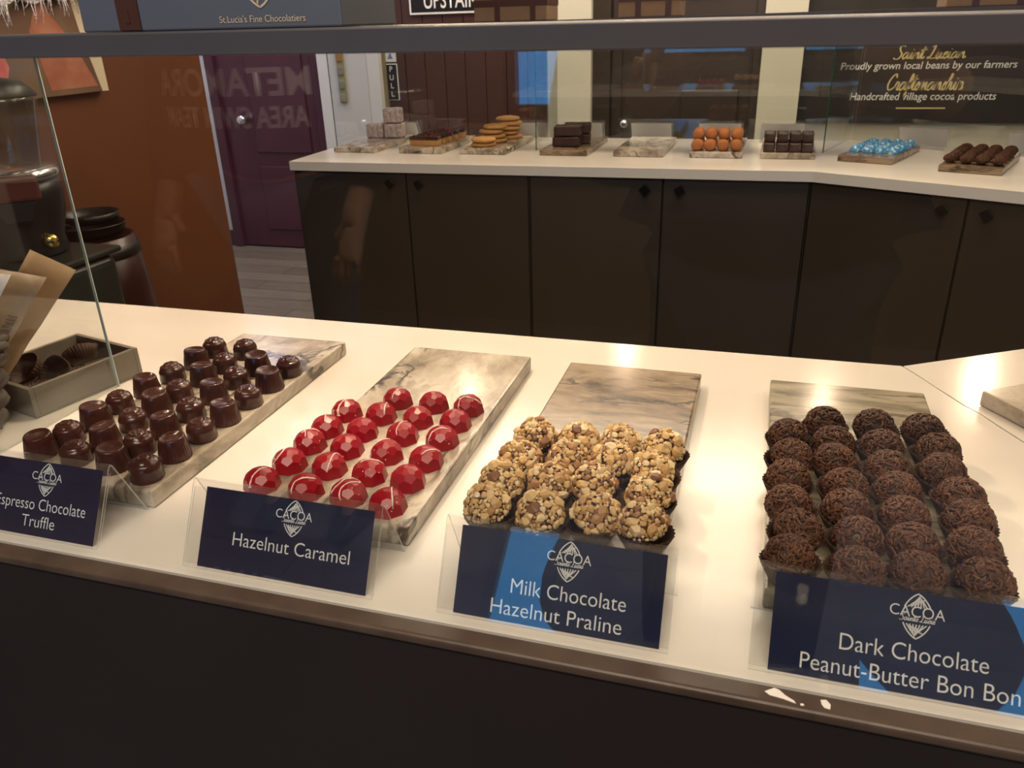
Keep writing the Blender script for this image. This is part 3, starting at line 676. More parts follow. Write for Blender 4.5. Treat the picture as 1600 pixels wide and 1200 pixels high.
cupped('sprinkled_bonbon', BON, [4]*6+[3], SV, CUPS, 'chocolate sprinkle coated bon bon in paper cup', 'sprinkle coated bon bons on the right board', .003, 1.0)
# ------------------------------------------------------------------ pendants that carry the lamps
M['shade'] = mat('dark bronze shade', (.03, .024, .02), .35, .8)
M['bulb'] = mat('lit bulb', (1, .8, .5), .4, Emission_Color=(1, .72, .42, 1), Emission_Strength=6)
for i, (x, y, z, p, dz) in enumerate(PENDANTS):
    t = empty('pendant_lamp', (x, y, z))
    MB().lathe([(.030, .13), (.055, .075), (.085, .012), (.088, 0), (.084, .002), (.052, .070), (.028, .122)], 32, cap=(False, False)).obj('lamp_shade', M['shade'], t)
    MB().tube([(0, 0, .13), (0, 0, 2.7-z)], .003, 8).obj('cord', M['knob'], t)
    MB().sphere((0, 0, .0 if dz < 0 else .085), .020, 16).obj('bulb', M['bulb'], t)
    MB().lathe([(.014, .02 if dz < 0 else .10), (.014, .125)], 14).obj('lamp_socket', M['knob'], t)
    tag(t, 'small dark bronze pendant lamp hanging over the '+('near' if i < 3 else 'far')+' counter, '+('left', 'middle', 'right', 'leftmost', 'second from left', 'third from left', 'rightmost')[i], 'lamp', 'pendant lamps')

# ------------------------------------------------------------------ far trays
FB = 2.578
FX = [-1.354, -1.107, -.885, -.612, -.371, -.135, .074]
FN = ['coconut squares', 'caramel slices', 'stacked cookies', 'stacked brownies', None, 'cocoa dusted truffles', 'dark chocolate cubes']
FM = ['marble_grey', 'marble_grey', 'marble_grey', 'marble_tan', 'marble_grey', 'marble_grey', 'marble_grey']
for x, n, mm in zip(FX, FN, FM):
    board(x, FB, R_(-1), mm, 'small marble board under the '+n+' across the aisle' if n else 'bare marble board between the brownies and cocoa dusted truffles', d=.335, group='marble boards across the aisle')
board(.2815, 2.5315, R_(-22), 'marble_tan', 'marble board under the blue domed bonbons', w_=.150, d=.30, group='marble boards across the aisle')
board(.5245, 2.3885, R_(-21), 'marble_tan', 'marble board under the dark truffles at the far right', w_=.150, d=.30, group='marble boards across the aisle')
for x, n in ((-1.345, 'coconut squares'), (-.868, 'stacked cookies'), (-.625, 'stacked brownies'), (-.379, 'bare marble board'), (-.143, 'cocoa dusted truffles'), (.062, 'dark chocolate cubes')):
    sign(x, [], .5, 'white backed sign holder standing behind the '+n, y=FY-.006, rz=PI, face=False, w_=.150, cw=.140, group='sign holders seen from behind')
for s_, n in ((.235, 'blue domed bonbons'), (.545, 'dark truffles at far right')):
    t = sign(0, [], .5, 'white backed sign holder standing behind the '+n, rz=PI-R_(26.1), face=False, w_=.150, cw=.140, group='sign holders seen from behind')
    t.location = (bx+FD[0]*s_+.014*FD[1], FY+FD[1]*s_-.014*FD[0], CT)
M['coconut'] = mottled('coconut flake coat', (.34, .24, .22), (.66, .58, .55), 90, .8, .8, .003)
M['caramel'] = mottled('caramel shortbread', (.42, .20, .06), (.55, .30, .11), 40, .5)
M['cookie'] = mottled('golden cookie', (.46, .22, .06), (.60, .33, .11), 30, .7, .5, .002)
M['brownie'] = mottled('dark brownie', (.022, .008, .005), (.05, .018, .010), 60, .6, .6, .002)
M['cocoa'] = mottled('cocoa dust', (.34, .115, .035), (.46, .18, .06), 60, .9, .4, .001)
M['cube'] = mottled('dark chocolate cube', (.035, .014, .008), (.06, .025, .016), 50, .35)
M['blue'] = mat('sky blue cocoa butter', (.07, .32, .62), .22)
v = coords(M['blue'], (1, 1, 1), True); base(M['blue'], ramp(M['blue'], ntex(M['blue'], v, 130, 3), [(.0, (.05, .25, .52)), (.55, (.08, .36, .66)), (.62, (.75, .85, .92)), (1, (.8, .88, .95))]))
M['glaze'] = mottled('chocolate glaze', (.028, .009, .005), (.05, .016, .008), 40, .15)
TZ = CT+.0181
def lump(w_, d, h, seed, n=10):
    rd = random.Random(seed); b = MB(); b.box(-w_/2, w_/2, -d/2, d/2, 0, h)
    bmesh.ops.subdivide_edges(b.b, edges=list(b.b.edges), cuts=5, use_grid_fill=True)
    for v in b.b.verts:
        q = noise.noise_vector(v.co*70+Vector((seed*3, 0, 0)))*.0022
        if v.co.z > .001: v.co += q
    for f in b.b.faces: f.smooth = True
    return b
for k, (x, y, z, n) in enumerate(((-1.385, 2.84, 0, 'lower left'), (-1.316, 2.845, 0, 'lower right'), (-1.318, 2.845, .053, 'topmost'))):
    o = lump(.066, .062, .050, k).obj('coconut_square', M['coconut'], bevel=.006, seg=2, ang=.9); o.location = (x, y, TZ+z); o.rotation_euler = (0, 0, .12*k)
    tag(o, 'coconut coated cake square, '+n+' of three on the far counter', 'cake', 'coconut squares')
for k in range(5):
    t = empty('caramel_slice', (-1.112+.004*k, 2.645+.052*k, TZ), .03*k)
    MB().box(-.052, .052, -.019, .019, 0, .020).obj('biscuit', M['caramel'], t, bevel=.003)
    lump(.104, .040, .011, 20+k).obj('chocolate_topping', M['glaze'], t, bevel=.003, ang=.9).location = (0, 0, .0201)
    b = MB()
    for q in range(7): b.sphere((random.uniform(-.045, .045), random.uniform(-.014, .014), .032), .0017, 8)
    b.obj('sprinkles', mat('red sugar bead', (.4, .02, .03), .4), t)
    tag(t, 'caramel slice with chocolate top, '+(ORD[k]+' from the front' if k else 'nearest of the row'), 'cake', 'caramel slices')
ck = MB(); ck.lathe([(.001, 0), (.034, 0), (.041, .003), (.0425, .007), (.039, .0115), (.024, .0142), (.001, .0148)], 32, fn=lambda a, r, z, j: (r*(1+.03*math.sin(a*3+1)+.02*math.sin(a*5)), z)); ME_CK = ck.mesh('cookie', M['cookie'])
HN = ['bottom', 'second up', 'third up', 'fourth up', 'fifth up']
for si, (x, y, n, nm) in enumerate(((-.905, 2.645, 2, 'front'), (-.897, 2.745, 4, 'middle'), (-.872, 2.845, 5, 'rear'))):
    for k in range(n):
        o = mobj('cookie', ME_CK); o.location = (x+.006*math.sin(k*2.1+si), y+.005*math.cos(k*1.7), TZ+.0152*k); o.rotation_euler = (0, 0, k+si)
        tag(o, 'golden cookie, '+HN[k]+' in the '+nm+' stack', 'cookie', 'stacked golden cookies')
for k, (x, y, z, n) in enumerate(((-.618, 2.665, 0, 'lower front'), (-.615, 2.668, .034, 'upper front'), (-.600, 2.738, 0, 'lower rear'), (-.598, 2.736, .034, 'upper rear'))):
    o = lump(.088, .055, .032, 40+k).obj('brownie', M['brownie'], bevel=.006, ang=.9); o.location = (x, y, TZ+z); o.rotation_euler = (0, 0, .05*k)
    tag(o, 'dark brownie block, '+n+' of the stack of four', 'brownie', 'stacked brownies')
lb = MB(); lb.lathe([(1e-4, 0)]+[(.0185*math.sin(PI*j/10)**.85, .0175-.0175*math.cos(PI*j/10)) for j in range(1, 10)]+[(1e-4, .035)], 20, fn=lambda a, r, z, j: (r*(1+.06*math.sin(a*2+z*90)+.05*math.sin(a*3-z*60)), z)); ME_CO = lb.mesh('truffle', M['cocoa'])
cb = lump(.031, .033, .026, 77); ME_CU = cb.mesh('cube', M['cube'])
for me, xc, st, nm, cat, lab, grp, h in ((ME_CO, -.135, .0385, 'cocoa_truffle', 'truffle', 'cocoa dusted truffle', 'cocoa dusted truffles', .033), (ME_CU, .074, .0362, 'chocolate_cube', 'chocolate', 'dark chocolate cube', 'dark chocolate cubes', .0266)):
    for lay in range(2):
        for r in range(3-lay):
            for c in range(4):
                o = mobj(nm, me); o.location = (xc+(c-1.5)*st, 2.605+.041*r+.0205*lay, TZ+h*lay*(.86 if me is ME_CO else 1.0)); o.rotation_euler = (0, 0, random.uniform(0, 6) if me is ME_CO else random.uniform(-.08, .08))
                tag(o, lab+' '+('below, ' if lay == 0 else 'on top, ')+where(r, c, 4, 3-lay), cat, grp)
dm = MB(); dm.lathe([(.0160, 0), (.0162, .002), (.0150, .009), (.0112, .0148), (.005, .0178), (1e-4, .0184)], 24, cap=(True, False)); ME_BL = dm.mesh('shell', M['blue'])
ca, sa = math.cos(R_(-22)), math.sin(R_(-22))
for r in range(5):
    for c in range(4):
        lx, ly = (c-1.5)*.035, .085+r*.045
        o = mobj('blue_bonbon', ME_BL); o.location = (.2815+lx*ca-ly*sa, 2.5315+lx*sa+ly*ca, TZ); o.rotation_euler = (0, 0, random.uniform(0, 6))
        tag(o, 'speckled sky blue domed bonbon, '+where(r, c, 4, 5), 'bonbon', 'blue domed bonbons')
ca, sa = math.cos(R_(-21)), math.sin(R_(-21))
for r in range(5):
    for c in range(4):
        lx, ly = (c-1.5)*.0375+random.uniform(-.002, .002), .040+r*.052
        o = mobj('dark_truffle', SV[(r+c) % 5]); o.location = (.5245+lx*ca-ly*sa, 2.3885+lx*sa+ly*ca, TZ-.0034); o.rotation_euler = (0, 0, random.uniform(0, 6)); o.scale = (.95, .95, .80)
        tag(o, 'rough dark truffle on the far right board, '+where(r, c, 4, 5), 'truffle', 'dark truffles on the far right board')
# gift boxes on the far shelf
M['kraft'] = mottled('kraft card', (.17, .105, .062), (.20, .125, .075), 20, .7)
M['ribbon_brown'] = mat('dark brown ribbon', (.055, .022, .014), .4)
for x0, x1, y0, h, lab in ((-.955, -.706, 2.76, .26, 'kraft gift box with crossed brown ribbons beside the upstairs sign'), (-.475, -.282, 2.76, .22, 'kraft gift box with brown ribbons above the bare marble board'), (.445, .668, 2.66, .24, 'kraft gift box with brown ribbons above the wall board lettering')):
    t = empty('gift_box', ((x0+x1)/2, y0, 1.2987)); tag(t, lab, 'gift box', 'kraft gift boxes on the far shelf'); w_ = (x1-x0)/2
    MB().box(-w_, w_, 0, .15, 0, h).obj('box', M['kraft'], t, bevel=.003)
    for zz in (.045, .135): MB().box(-w_-.0012, w_+.0012, -.0012, .1512, zz, zz+.020).obj('ribbon', M['ribbon_brown'], t)
    for xx in (-w_*.35, w_*.62): MB().box(xx-.009, xx+.009, -.0022, .1522, .0005, h+.0022).obj('ribbon', M['ribbon_brown'], t)

# ------------------------------------------------------------------ on the near shelf and the orange wall
zb = zs(-.43)-.0009
t = empty('gift_bag', (-.434, .60, zb)); t.rotation_euler = (0, .0066, 0); tag(t, 'slate blue paper gift bag with gold lettering on the near shelf', 'bag')
M['bag'] = mottled('slate blue bag paper', (.075, .088, .112), (.082, .096, .122), 15, .5)
M['gold_foil'] = mat('pale gold foil', (.72, .62, .42), .35, .4)
MB().box(-.1205, .1205, 0, .10, 0, .30).obj('bag_body', M['bag'], t, bevel=.0015)
b = MB(); b.box(-.082, -.061, -.0016, -.0004, .001, .30)
for k in range(12): b.box(-.0745, -.0705, -.0022, -.0014, .006+.024*k, .016+.024*k)
b.obj('ribbon_handle', M['ribbon_brown'], t)
part('lettering', place_mesh(text_mesh("St.Lucia's Fine Chocolatiers", width=.0765, height=.0052), MX(.052, -.0006, .0045), M['gold_foil']), t)
part('emblem', place_mesh(pod_emblem(.062), MX(.052, -.0006, .046), M['gold_foil']), t)
t = empty('white_cloth', (-2.24, 2.08, 1.40)); tag(t, 'shaggy white knitted cloth with frayed fringe hung over the painting', 'cloth')
M['knit'] = mat('white knit wool', (.80, .76, .78), .9)
vn = N(M['knit'], 'ShaderNodeTexVoronoi'); vn.inputs['Scale'].default_value = 95; L(M['knit'], coords(M['knit'], (1, .7, 1.3)), vn.inputs['Vector']); bump(M['knit'], vn.outputs['Distance'], .9, .006)
b = MB(); nu, nv = 40, 26; vs = []
for i in range(nu+1):
    for j in range(nv+1):
        yy = -.30+.70*i/nu; low = -.015+.055*max(0, (i/nu-.35))+.010*math.sin(i*.9); zz = low+(.468-low)*j/nv
        vs.append((.012+.010*noise.noise(Vector((yy*9, zz*9, 1))), yy, zz))
b.add(vs, [(i*(nv+1)+j, (i+1)*(nv+1)+j, (i+1)*(nv+1)+j+1, i*(nv+1)+j+1) for i in range(nu) for j in range(nv)], 0, True)
o = b.obj('knit_panel', M['knit'], t); md = o.modifiers.new('thick', 'SOLIDIFY'); md.thickness = .014
b = MB(); rd = random.Random(5)
for k in range(90):
    i = rd.uniform(0, nu); yy = -.30+.70*i/nu; low = -.010+.055*max(0, (i/nu-.35))+.010*math.sin(i*.9); ln = rd.uniform(.015, .07); dx = rd.uniform(-.02, .02)
    b.tube([(.012, yy, low+.01), (.014, yy+dx*.4, low-ln*.5), (.012, yy+dx, low-ln)], .0011, 5)
b.obj('fringe', M['knit'], t)
MB().box(-.026, .030, -.29, .395, .466, .478).obj('knit_fold', M['knit'], t, bevel=.005)

# ------------------------------------------------------------------ left end of the near counter
M['tin'] = mottled('brushed grey brown metal', (.15, .13, .10), (.19, .165, .13), 25, .34)
ua = math.atan2(.139, .032)-PI/2
t = empty('metal_box', (-.768, .625, CT), ua); tag(t, 'open grey brown metal box of paper cups behind the glass divider', 'box')
b = MB(); W_, D_, H_, T_ = .122, .143, .037, .006
b.box(-W_, 0, 0, D_, .0004, .003).box(-W_, 0, 0, T_, .003, H_).box(-W_, 0, D_-T_, D_, .003, H_).box(-W_, -W_+T_, T_, D_-T_, .003, H_).box(-T_, 0, T_, D_-T_, .003, H_)
b.obj('box_body', M['tin'], t, bevel=.0008)
rr = Matrix.Rotation(ua, 3, 'Z')
for k, (lx, ly, lz, tx, ty) in enumerate(((-.030, .030, .0035, .1, .05), (-.080, .032, .0035, -.1, .1), (-.034, .078, .0035, .05, -.1), (-.086, .080, .0035, .0, .1), (-.034, .116, .0035, .1, .1), (-.084, .116, .0035, .05, .0), (-.046, .070, .0185, .9, .3), (-.082, .056, .0195, .4, -.7), (-.062, .108, .0190, -.5, .4))):
    p = rr @ Vector((lx, ly, 0)); o = mobj('paper_cup', CUPS[k % 4]); o.location = (-.768+p.x, .625+p.y, CT+lz); o.rotation_euler = (tx*.35 if k < 6 else tx, ty*.35 if k < 6 else ty, k)
    tag(o, 'empty brown paper cup in the metal box, '+('front right', 'front left', 'middle right', 'middle left', 'back right', 'back left', 'tilted on top in the middle', 'tilted on top at left', 'tilted on top at back')[k], 'paper cup', 'paper cups in the metal box')
t = empty('wicker_basket', (-.842, .562, CT)); tag(t, 'grey woven wicker basket of paper bags left of the glass divider', 'basket')
M['wicker'] = mottled('grey weathered wicker', (.065, .053, .046), (.13, .11, .097), 60, .75, .5, .001)
b = MB(); nst = 18
for r in range(8):
    pts = []
    for k in range(nst*4):
        a = 2*PI*k/(nst*4); R = .063+.021*r/8+.0036*math.sin(a*nst/2+r*PI); pts.append((R*math.cos(a), R*math.sin(a), .007+.0112*r+.0015*math.sin(a*3+r)))
    b.tube(pts, .0058, 7, closed=True, flat=1.0)
b.lathe([(.001, .0005), (.060, .0005), (.060, .004), (.001, .004)], 30); b.obj('woven_body', M['wicker'], t)
b = MB()
for k in range(nst):
    a = 2*PI*(k+.5)/nst*1.0; b.tube([(.063*math.cos(a), .063*math.sin(a), .002), (.074*math.cos(a), .074*math.sin(a), .05), (.085*math.cos(a), .085*math.sin(a), .096)], .0024, 6)
b.obj('stakes', M['wicker'], t)
b = MB()
for ph in (0, PI): b.tube([((.0835+.004*math.sin(a*9+ph))*math.cos(a), (.091+.004*math.sin(a*9+ph))*math.sin(a), .0965+.003*math.cos(a*9+ph)) for a in [2*PI*k/72 for k in range(72)]], .0052, 7, closed=True)
b.obj('rim', M['wicker'], t)
def paper_bag(name, c, th, m, label, cat, fold=None):
    """flat paper bag: four corners (bottom left, bottom right, top right, top left), bowed, with thickness"""
    P = [Vector(q) for q in c]; n = (P[1]-P[0]).cross(P[3]-P[0]).normalized(); b = MB(); k = 8; vs = []
    for sg in (0, 1):
        for i in range(k+1):
            for j in range(k+1):
                u, v_ = i/k, j/k; p = (P[0]*(1-u)+P[1]*u)*(1-v_)+(P[3]*(1-u)+P[2]*u)*v_
                bul = th*math.sin(PI*u)**.7*math.sin(PI*min(1, v_*1.1+.05)) if 0 < v_ < 1 else 0
                cr = .0016*noise.noise(Vector((u*5, v_*7, len(name))))
                vs.append(p+n*((bul+.0006)*(1 if sg else -1)*.5+cr))
    s2 = (k+1)**2; f = []
    for i in range(k):
        for j in range(k):
            q = (i*(k+1)+j, (i+1)*(k+1)+j, (i+1)*(k+1)+j+1, i*(k+1)+j+1); f += [q[::-1], tuple(x+s2 for x in q)]
    for i in range(k):
        for a_, b_ in (((i)*(k+1), (i+1)*(k+1)), (i*(k+1)+k, (i+1)*(k+1)+k), (i, i+1), (k*(k+1)+i, k*(k+1)+i+1)): f.append((a_, b_, b_+s2, a_+s2))
    b.add(vs, f, 0, True); o = b.obj(name, m); return tag(o, label, cat)
M['brown_paper'] = mottled('brown bag paper', (.36, .235, .13), (.42, .28, .16), 14, .7, .25, .002)
M['pale_paper'] = mottled('pale brown glassine', (.30, .21, .13), (.40, .29, .19), 18, .45, .3, .002)
M['white_paper'] = mat('white paper', (.72, .70, .72), .6)
pb = paper_bag('paper_bag', ((-.862, .585, .910), (-.812, .595, .912), (-.746, .712, 1.053), (-.792, .700, 1.078)), .004, M['brown_paper'], 'tall brown paper bag at the back of the wicker basket', 'paper bag')
pb = paper_bag('paper_bag', ((-.865, .560, .910), (-.812, .570, .912), (-.748, .672, 1.056), (-.812, .655, 1.070)), .004, M['pale_paper'], 'creased pale brown bag with a printed code leaning in the basket', 'paper bag')
b = MB(); Pq = [Vector(q) for q in ((-.812, .570, .912), (-.748, .672, 1.056), (-.812, .655, 1.070))]
u_v = (Pq[1]-Pq[0]); x_v = (Pq[2]-Pq[1]).normalized(); nn = u_v.cross(x_v).normalized(); nn = nn if nn.y < 0 else -nn
for k in range(11):
    p = Pq[0]+u_v*(.60+.012*k)+x_v*.004+nn*.0032; q = p+x_v*(.011 if k % 3 else .009); h_ = u_v.normalized()*(.0007 if k % 2 else .0011)
    b.add([p, q, q+h_, p+h_], [(0, 1, 2, 3)])
b.obj('printed_code', mat('dark print', (.05, .04, .035), .6), pb)
paper_bag('paper_sheet', ((-.868, .535, .912), (-.818, .540, .912), (-.756, .636, 1.069), (-.812, .618, 1.078)), .002, M['white_paper'], 'white paper sheet leaning at the front of the wicker basket', 'paper')

# ------------------------------------------------------------------ cocoa corner by the orange wall
M['enamel'] = mottled('dark green black enamel', (.016, .019, .015), (.024, .028, .022), 4, .3)
M['iron'] = mat('black cast iron', (.012, .010, .009), .35)
M['chrome2'] = mat('polished steel', (.7, .68, .66), .18, 1)
t = empty('machine_cabinet', (-2.0, 1.55, 0)); tag(t, 'dark green enamel machine cabinet against the orange wall', 'cabinet')
MB().box(-.27, .25, -.45, .28, 0, .73).obj('cabinet_body', M['enamel'], t, bevel=.03, seg=4)
MB().box(-.28, .26, -.46, .29, .7305, .748).obj('cabinet_top', M['enamel'], t, bevel=.006)
t = empty('grinder', (-1.93, 1.70, .7485)); tag(t, 'black grinder with clear hopper and maroon plate on the green cabinet', 'grinder')
MB().lathe([(.095, 0), (.105, .01), (.10, .05), (.118, .11), (.124, .17), (.118, .205)], 40).obj('grinder_body', M['iron'], t)
MB().lathe([(.120, .206), (.128, .212), (.126, .228), (.105, .236)], 40).obj('collar', M['chrome2'], t)
MB().lathe([(.090, .237), (.115, .40), (.118, .41), (.1165, .41), (.113, .40), (.088, .237)], 40, cap=(False, False)).obj('hopper', thin_glass('smoky hopper plastic', (.80, .80, .78), .05), t)
MB().lathe([(.118, .4105), (.120, .415), (.09, .45), (.02, .462), (.018, .48), (.004, .482)], 40).obj('lid', M['iron'], t)
pm = Matrix.Rotation(R_(48), 4, 'Z')
MB().box(-.065, .065, -.152, -.112, .165, .228, mtx=pm).obj('name_plate', mat('maroon plate', (.10, .028, .020), .25), t, bevel=.008)
MB().box(-.055, -.036, -.1545, -.1525, .172, .200, mtx=pm).obj('gold_label', mat('gold label', (.65, .50, .20), .35), t)
b = MB(); b.prism([(-.03, .0), (.03, .0), (.05, .05), (-.05, .05)], -.150, -.105, mtx=pm @ Matrix.Translation((0, 0, .115)) @ Matrix.Rotation(0, 4, 'X') @ Matrix(((1, 0, 0, 0), (0, 0, 1, 0), (0, 1, 0, 0), (0, 0, 0, 1)))); b.obj('chute', M['iron'], t, bevel=.004)
MB().lathe([(.006, 0), (.006, .03), (.014, .034), (.016, .05), (.008, .058)], 16, mtx=pm @ Matrix.Translation((-.09, -.09, .15)) @ Matrix.Rotation(PI/2, 4, 'X')).obj('lever', M['chrome2'], t)
MB().lathe([(.008, 0), (.009, .012), (.018, .016), (.020, .030), (.012, .036)], 16, mtx=pm @ Matrix.Translation((.06, -.07, .045)) @ Matrix.Rotation(PI/2, 4, 'X')).obj('brass_knob', mat('brass', (.75, .52, .16), .22, 1), t)
t = empty('barrel', (-2.035, 2.02, 0)); tag(t, 'dark maroon wooden barrel beside the green machine cabinet', 'barrel')
MB().lathe([(.125, .0), (.150, .15), (.163, .36), (.155, .55), (.138, .715), (.128, .715), (.128, .70), (.001, .70)], 48, fn=lambda a, r, z, j: (r*(1-.012*(abs(math.sin(a*9))**8)), z)).obj('barrel_body', mottled('maroon stained oak', (.022, .006, .004), (.036, .010, .007), 9, .32, stretch=(6, 6, 1)), t)
for z0, r0 in ((.10, .1435), (.655, .1465)): MB().lathe([(r0, z0), (r0+.003, z0+.002), (r0-.002, z0+.034), (r0-.006, z0+.035)], 48, cap=(False, False)).obj('hoop', mat('dark iron hoop', (.03, .028, .026), .4, .7), t)
for x, y, z, r0, lab in ((-2.030, 2.035, .7155, .105, 'black shallow pan on top of the maroon barrel'),):
    o = MB().lathe([(.001, 0), (r0*.86, 0), (r0*.97, .018), (r0, .034), (r0*1.02, .035), (r0*1.02, .038), (r0*.985, .038), (r0*.93, .016), (r0*.83, .005), (.001, .005)], 44).obj('pan', M['iron']); o.location = (x, y, z)
    tag(o, lab, 'pan', 'black pans')
o = MB().lathe([(.001, 0), (.064, 0), (.080, .012), (.086, .030), (.089, .030), (.083, .010), (.066, .004), (.001, .004)], 44).obj('pan', M['iron']); o.location = (-2.035, 2.05, .7545); tag(o, 'smaller black pan stacked in the pan on the barrel', 'pan', 'black pans')

# ------------------------------------------------------------------ the customers in front of the counter (seen in the glass)
M['skin'] = mottled('skin', (.36, .20, .13), (.40, .23, .15), 20, .5)
def skin_mesh(name, m, V, E_, parent=None, sub=1):
    """V: {joint: (x, y, z, radius)}; the first joint is the root"""
    ks = list(V); me = bpy.data.meshes.new(name)
    me.from_pydata([V[k][:3] for k in ks], [(ks.index(a), ks.index(b_)) for a, b_ in E_], []); me.materials.append(m)
    o = bpy.data.objects.new(name, me); COL.objects.link(o); o.parent = parent
    md = o.modifiers.new('skin', 'SKIN'); md.use_smooth_shade = True
    for i, k in enumerate(ks):
        r = V[k][3]; sv = me.skin_vertices[0].data[i]; sv.radius = r if isinstance(r, tuple) else (r, r); sv.use_root = i == 0
    d = o.modifiers.new('subsurf', 'SUBSURF'); d.levels = d.render_levels = sub
    return o
def chain(names): return list(zip(names[:-1], names[1:]))
def person(loc, label, lean, arms, shirt, trouser, hair, hairlen=.0, bulk=0.0):
    t = empty('person', (loc[0], loc[1], 0)); tag(t, label, 'person')
    cy, hy = lean
    V = {'pelvis': (0, 0, .95, (.135, .105)), 'waist': (0, cy*.4, 1.08, (.125, .095)), 'chest': (0, cy*.85, 1.28, (.15, .105)), 'collar': (0, cy, 1.43, (.085, .07)), 'neck': (0, (cy+hy)/2, 1.50, .052), 'jaw': (0, hy+.012, 1.565, (.062, .068)), 'brow': (0, hy, 1.64, (.075, .092)), 'crown': (0, hy-.01, 1.70, (.055, .065))}
    E_ = chain(['pelvis', 'waist', 'chest', 'collar', 'neck', 'jaw', 'brow', 'crown'])
    for sx, nm in ((-1, 'L'), (1, 'R')):
        A = arms[0 if sx < 0 else 1]
        V[nm+'sh'] = (sx*.165, cy*.95, 1.405, .058); V[nm+'el'] = (*A[0], .042); V[nm+'wr'] = (*A[1], .027); V[nm+'pm'] = (*A[2], (.036, .018))
        E_ += [('collar', nm+'sh')]+chain([nm+x for x in ('sh', 'el', 'wr', 'pm')])
        wr, pm_ = Vector(A[1]), Vector(A[2]); d = (pm_-wr).normalized(); side = Vector(A[3]); pn_ = d.cross(side).normalized()*A[4]
        for k in range(4):
            q = pm_+side*(.030-.020*k)+d*.022; ln = (.030, .034, .031, .024)[k]
            V[f'{nm}f{k}a'] = (*q, .0090); q2 = q+d*ln+pn_*.012; V[f'{nm}f{k}b'] = (*q2, .0082); q3 = q2+d*ln*.5+pn_*.022; V[f'{nm}f{k}c'] = (*q3, .0070)
            E_ += [(nm+'pm', f'{nm}f{k}a')]+chain([f'{nm}f{k}{c}' for c in 'abc'])
        q = wr+d*.025+side*.034; q2 = q+side*.018+d*.028+pn_*.01; V[nm+'ta'] = (*q, .0105); V[nm+'tb'] = (*q2, .0090); E_ += [(nm+'wr', nm+'ta'), (nm+'ta', nm+'tb')]
        V[nm+'hip'] = (sx*.09, 0, .90, .088); V[nm+'kn'] = (sx*.105, .03, .50, .055); V[nm+'an'] = (sx*.11, -.01, .09, .038); V[nm+'to'] = (sx*.125, .13, .035, (.036, .028))
        E_ += [('pelvis', nm+'hip')]+chain([nm+x for x in ('hip', 'kn', 'an', 'to')])
    skin_mesh('body', M['skin'], V, E_, t, 2)
    g = .016; A_ = {'L': arms[0][1], 'R': arms[1][1]}
    def grow(k, e=g): r = V[k][3]; return (*V[k][:3], tuple(a+e for a in r) if isinstance(r, tuple) else r+e)
    g = g+bulk
    SV_ = {k: grow(k, g) for k in ('chest', 'waist', 'pelvis', 'collar', 'Lsh', 'Rsh')}
    for nm in 'LR':
        a, b_ = Vector(V[nm+'sh'][:3]), Vector(V[nm+'el'][:3]); q = a+(b_-a)*.82; SV_[nm+'cu'] = (*q, .060+bulk)
        if bulk: q = b_+(Vector(A_[nm])-b_)*.8; SV_[nm+'el'] = (*b_, .062+bulk*.6); SV_[nm+'fa'] = (*q, .050)
    skin_mesh('shirt', shirt, SV_, [('chest', 'waist'), ('waist', 'pelvis'), ('chest', 'collar'), ('collar', 'Lsh'), ('collar', 'Rsh'), ('Lsh', 'Lcu'), ('Rsh', 'Rcu')]+([('Lcu', 'Lel'), ('Lel', 'Lfa'), ('Rcu', 'Rel'), ('Rel', 'Rfa')] if bulk else []), t, 2)
    TV = {k: grow(k, .013) for k in ('pelvis', 'Lhip', 'Rhip', 'Lkn', 'Rkn')}
    for nm in 'LR': TV[nm+'hem'] = (V[nm+'an'][0], V[nm+'an'][1], .12, .058)
    skin_mesh('trousers', trouser, TV, [('pelvis', 'Lhip'), ('pelvis', 'Rhip'), ('Lhip', 'Lkn'), ('Rhip', 'Rkn'), ('Lkn', 'Lhem'), ('Rkn', 'Rhem')], t, 2)
    for sx in (-1, 1):
        MB().hull([(sx*.115+a, b_, c) for a, b_, c in ((-.045, -.09, .004), (.045, -.09, .004), (-.05, .10, .004), (.05, .10, .004), (-.03, .19, .004), (.03, .19, .004), (-.04, -.08, .10), (.04, -.08, .10), (-.04, .06, .085), (.04, .06, .085), (-.028, .17, .05), (.028, .17, .05))]).obj('shoe', M['knob'], t, bevel=.012, seg=3)
    b = MB(); b.lathe([(.092*math.sin(PI*j/20)+.0005, .115-.115*(1-math.cos(PI*j/20))) for j in range(0, 11)][::-1], 32, fn=lambda a, r, z, j: (r*(1+.03*math.sin(a*11)), z-(hairlen if math.sin(a) < .25 else -.045)*(1-z/.115)), cap=(False, False))
    b.obj('hair', hair, t).location = (0, hy-.012, 1.625)
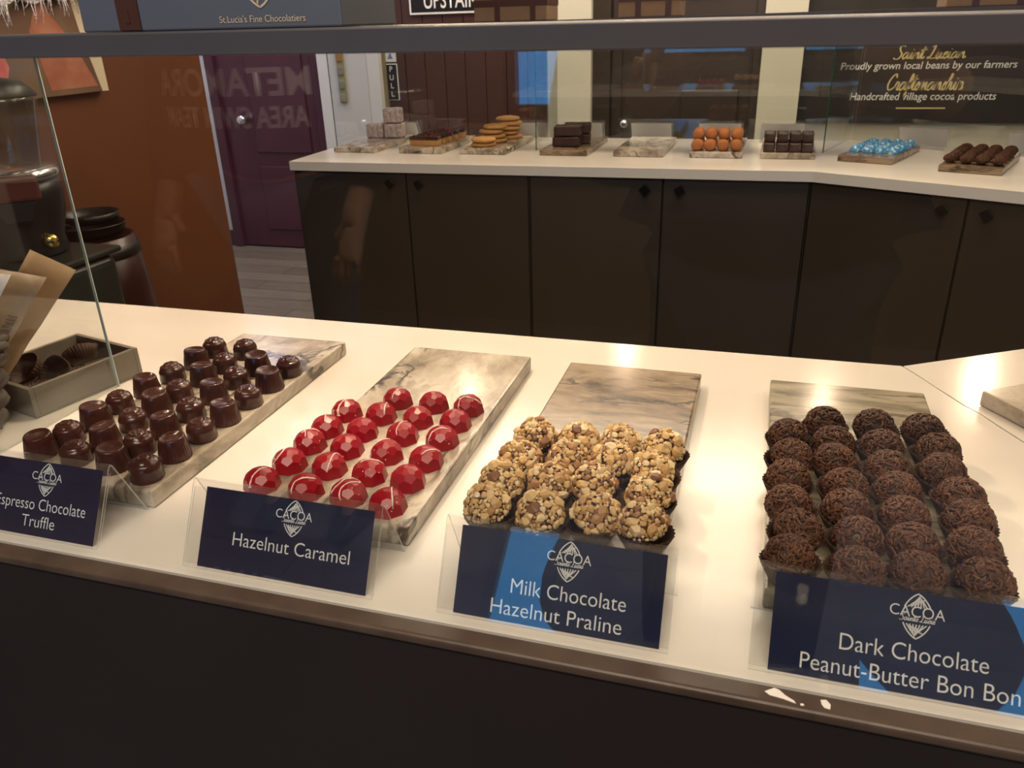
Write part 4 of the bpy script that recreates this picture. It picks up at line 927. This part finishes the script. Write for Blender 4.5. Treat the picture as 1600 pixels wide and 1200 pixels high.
    for sx in (-1, 1):
        MB().sphere((sx*.031, hy+.081, 1.632), .0115, 14).obj('eye', mat('eye white', (.7, .68, .65), .2), t)
        MB().sphere((sx*.080, hy-.005, 1.615), .022, 12, sc=(.4, .7, 1.25)).obj('ear', M['skin'], t)
    MB().hull([(-.013, hy+.078, 1.590), (.013, hy+.078, 1.590), (0, hy+.108, 1.594), (-.006, hy+.085, 1.635), (.006, hy+.085, 1.635)]).obj('nose', M['skin'], t, bevel=.003)
    MB().sphere((0, hy+.076, 1.563), .022, 12, sc=(1, .4, .32)).obj('mouth', mat('lips', (.36, .12, .10), .4), t)
    return t
dk = mottled('dark jacket cloth', (.022, .024, .032), (.030, .032, .042), 30, .8)
jean = mottled('blue jeans', (.040, .058, .10), (.065, .09, .14), 60, .8)
hr = mat('dark brown hair', (.025, .014, .009), .5)
X1 = Vector((1, 0, 0))
p1 = person((.02, -.43), 'person in dark jacket and jeans holding up a phone before the counter', (.06, .10),
    (((-.222, .13, 1.13), (-.130, .335, 1.245), (-.098, .372, 1.275), Vector((.45, 0, .89)), 1), ((.345, .13, 1.13), (.100, .335, 1.245), (.066, .372, 1.275), Vector((-.45, 0, .89)), -1)), dk, jean, hr, .03, .06)
o = MB().box(-.074, .074, -.0085, 0, -.036, .036).obj('phone', M['black'], bevel=.003); o.location = (0, -.012, 1.3); tag(o, 'black phone held level by the person in the dark jacket', 'phone')
tee = mottled('charcoal tee shirt', (.014, .014, .016), (.020, .020, .024), 30, .85)
p2 = person((-1.135, -.93), 'person in charcoal swim team shirt standing left of the photographer', (.02, .04),
    (((-.27, .00, 1.12), (-.26, .13, .90), (-.25, .17, .83), X1*.9, 1), ((.27, .00, 1.12), (.26, .13, .90), (.25, .17, .83), X1*-.9, -1)), tee, jean, hr, .10, .03)
def chest_text(body, w_, h, z):
    me = text_mesh(body, width=w_, height=h, offset=.02); R = .40
    for v in me.vertices:
        a = v.co.x/R; v.co = (-math.sin(a)*R, .195-R+R*math.cos(a), z+v.co.y)
    me.materials.append(M['white_print']); part('lettering', me, p2)
chest_text('METAMORA', .40, .058, 1.170); chest_text('AREA SWIM TEAM', .38, .046, 1.103)
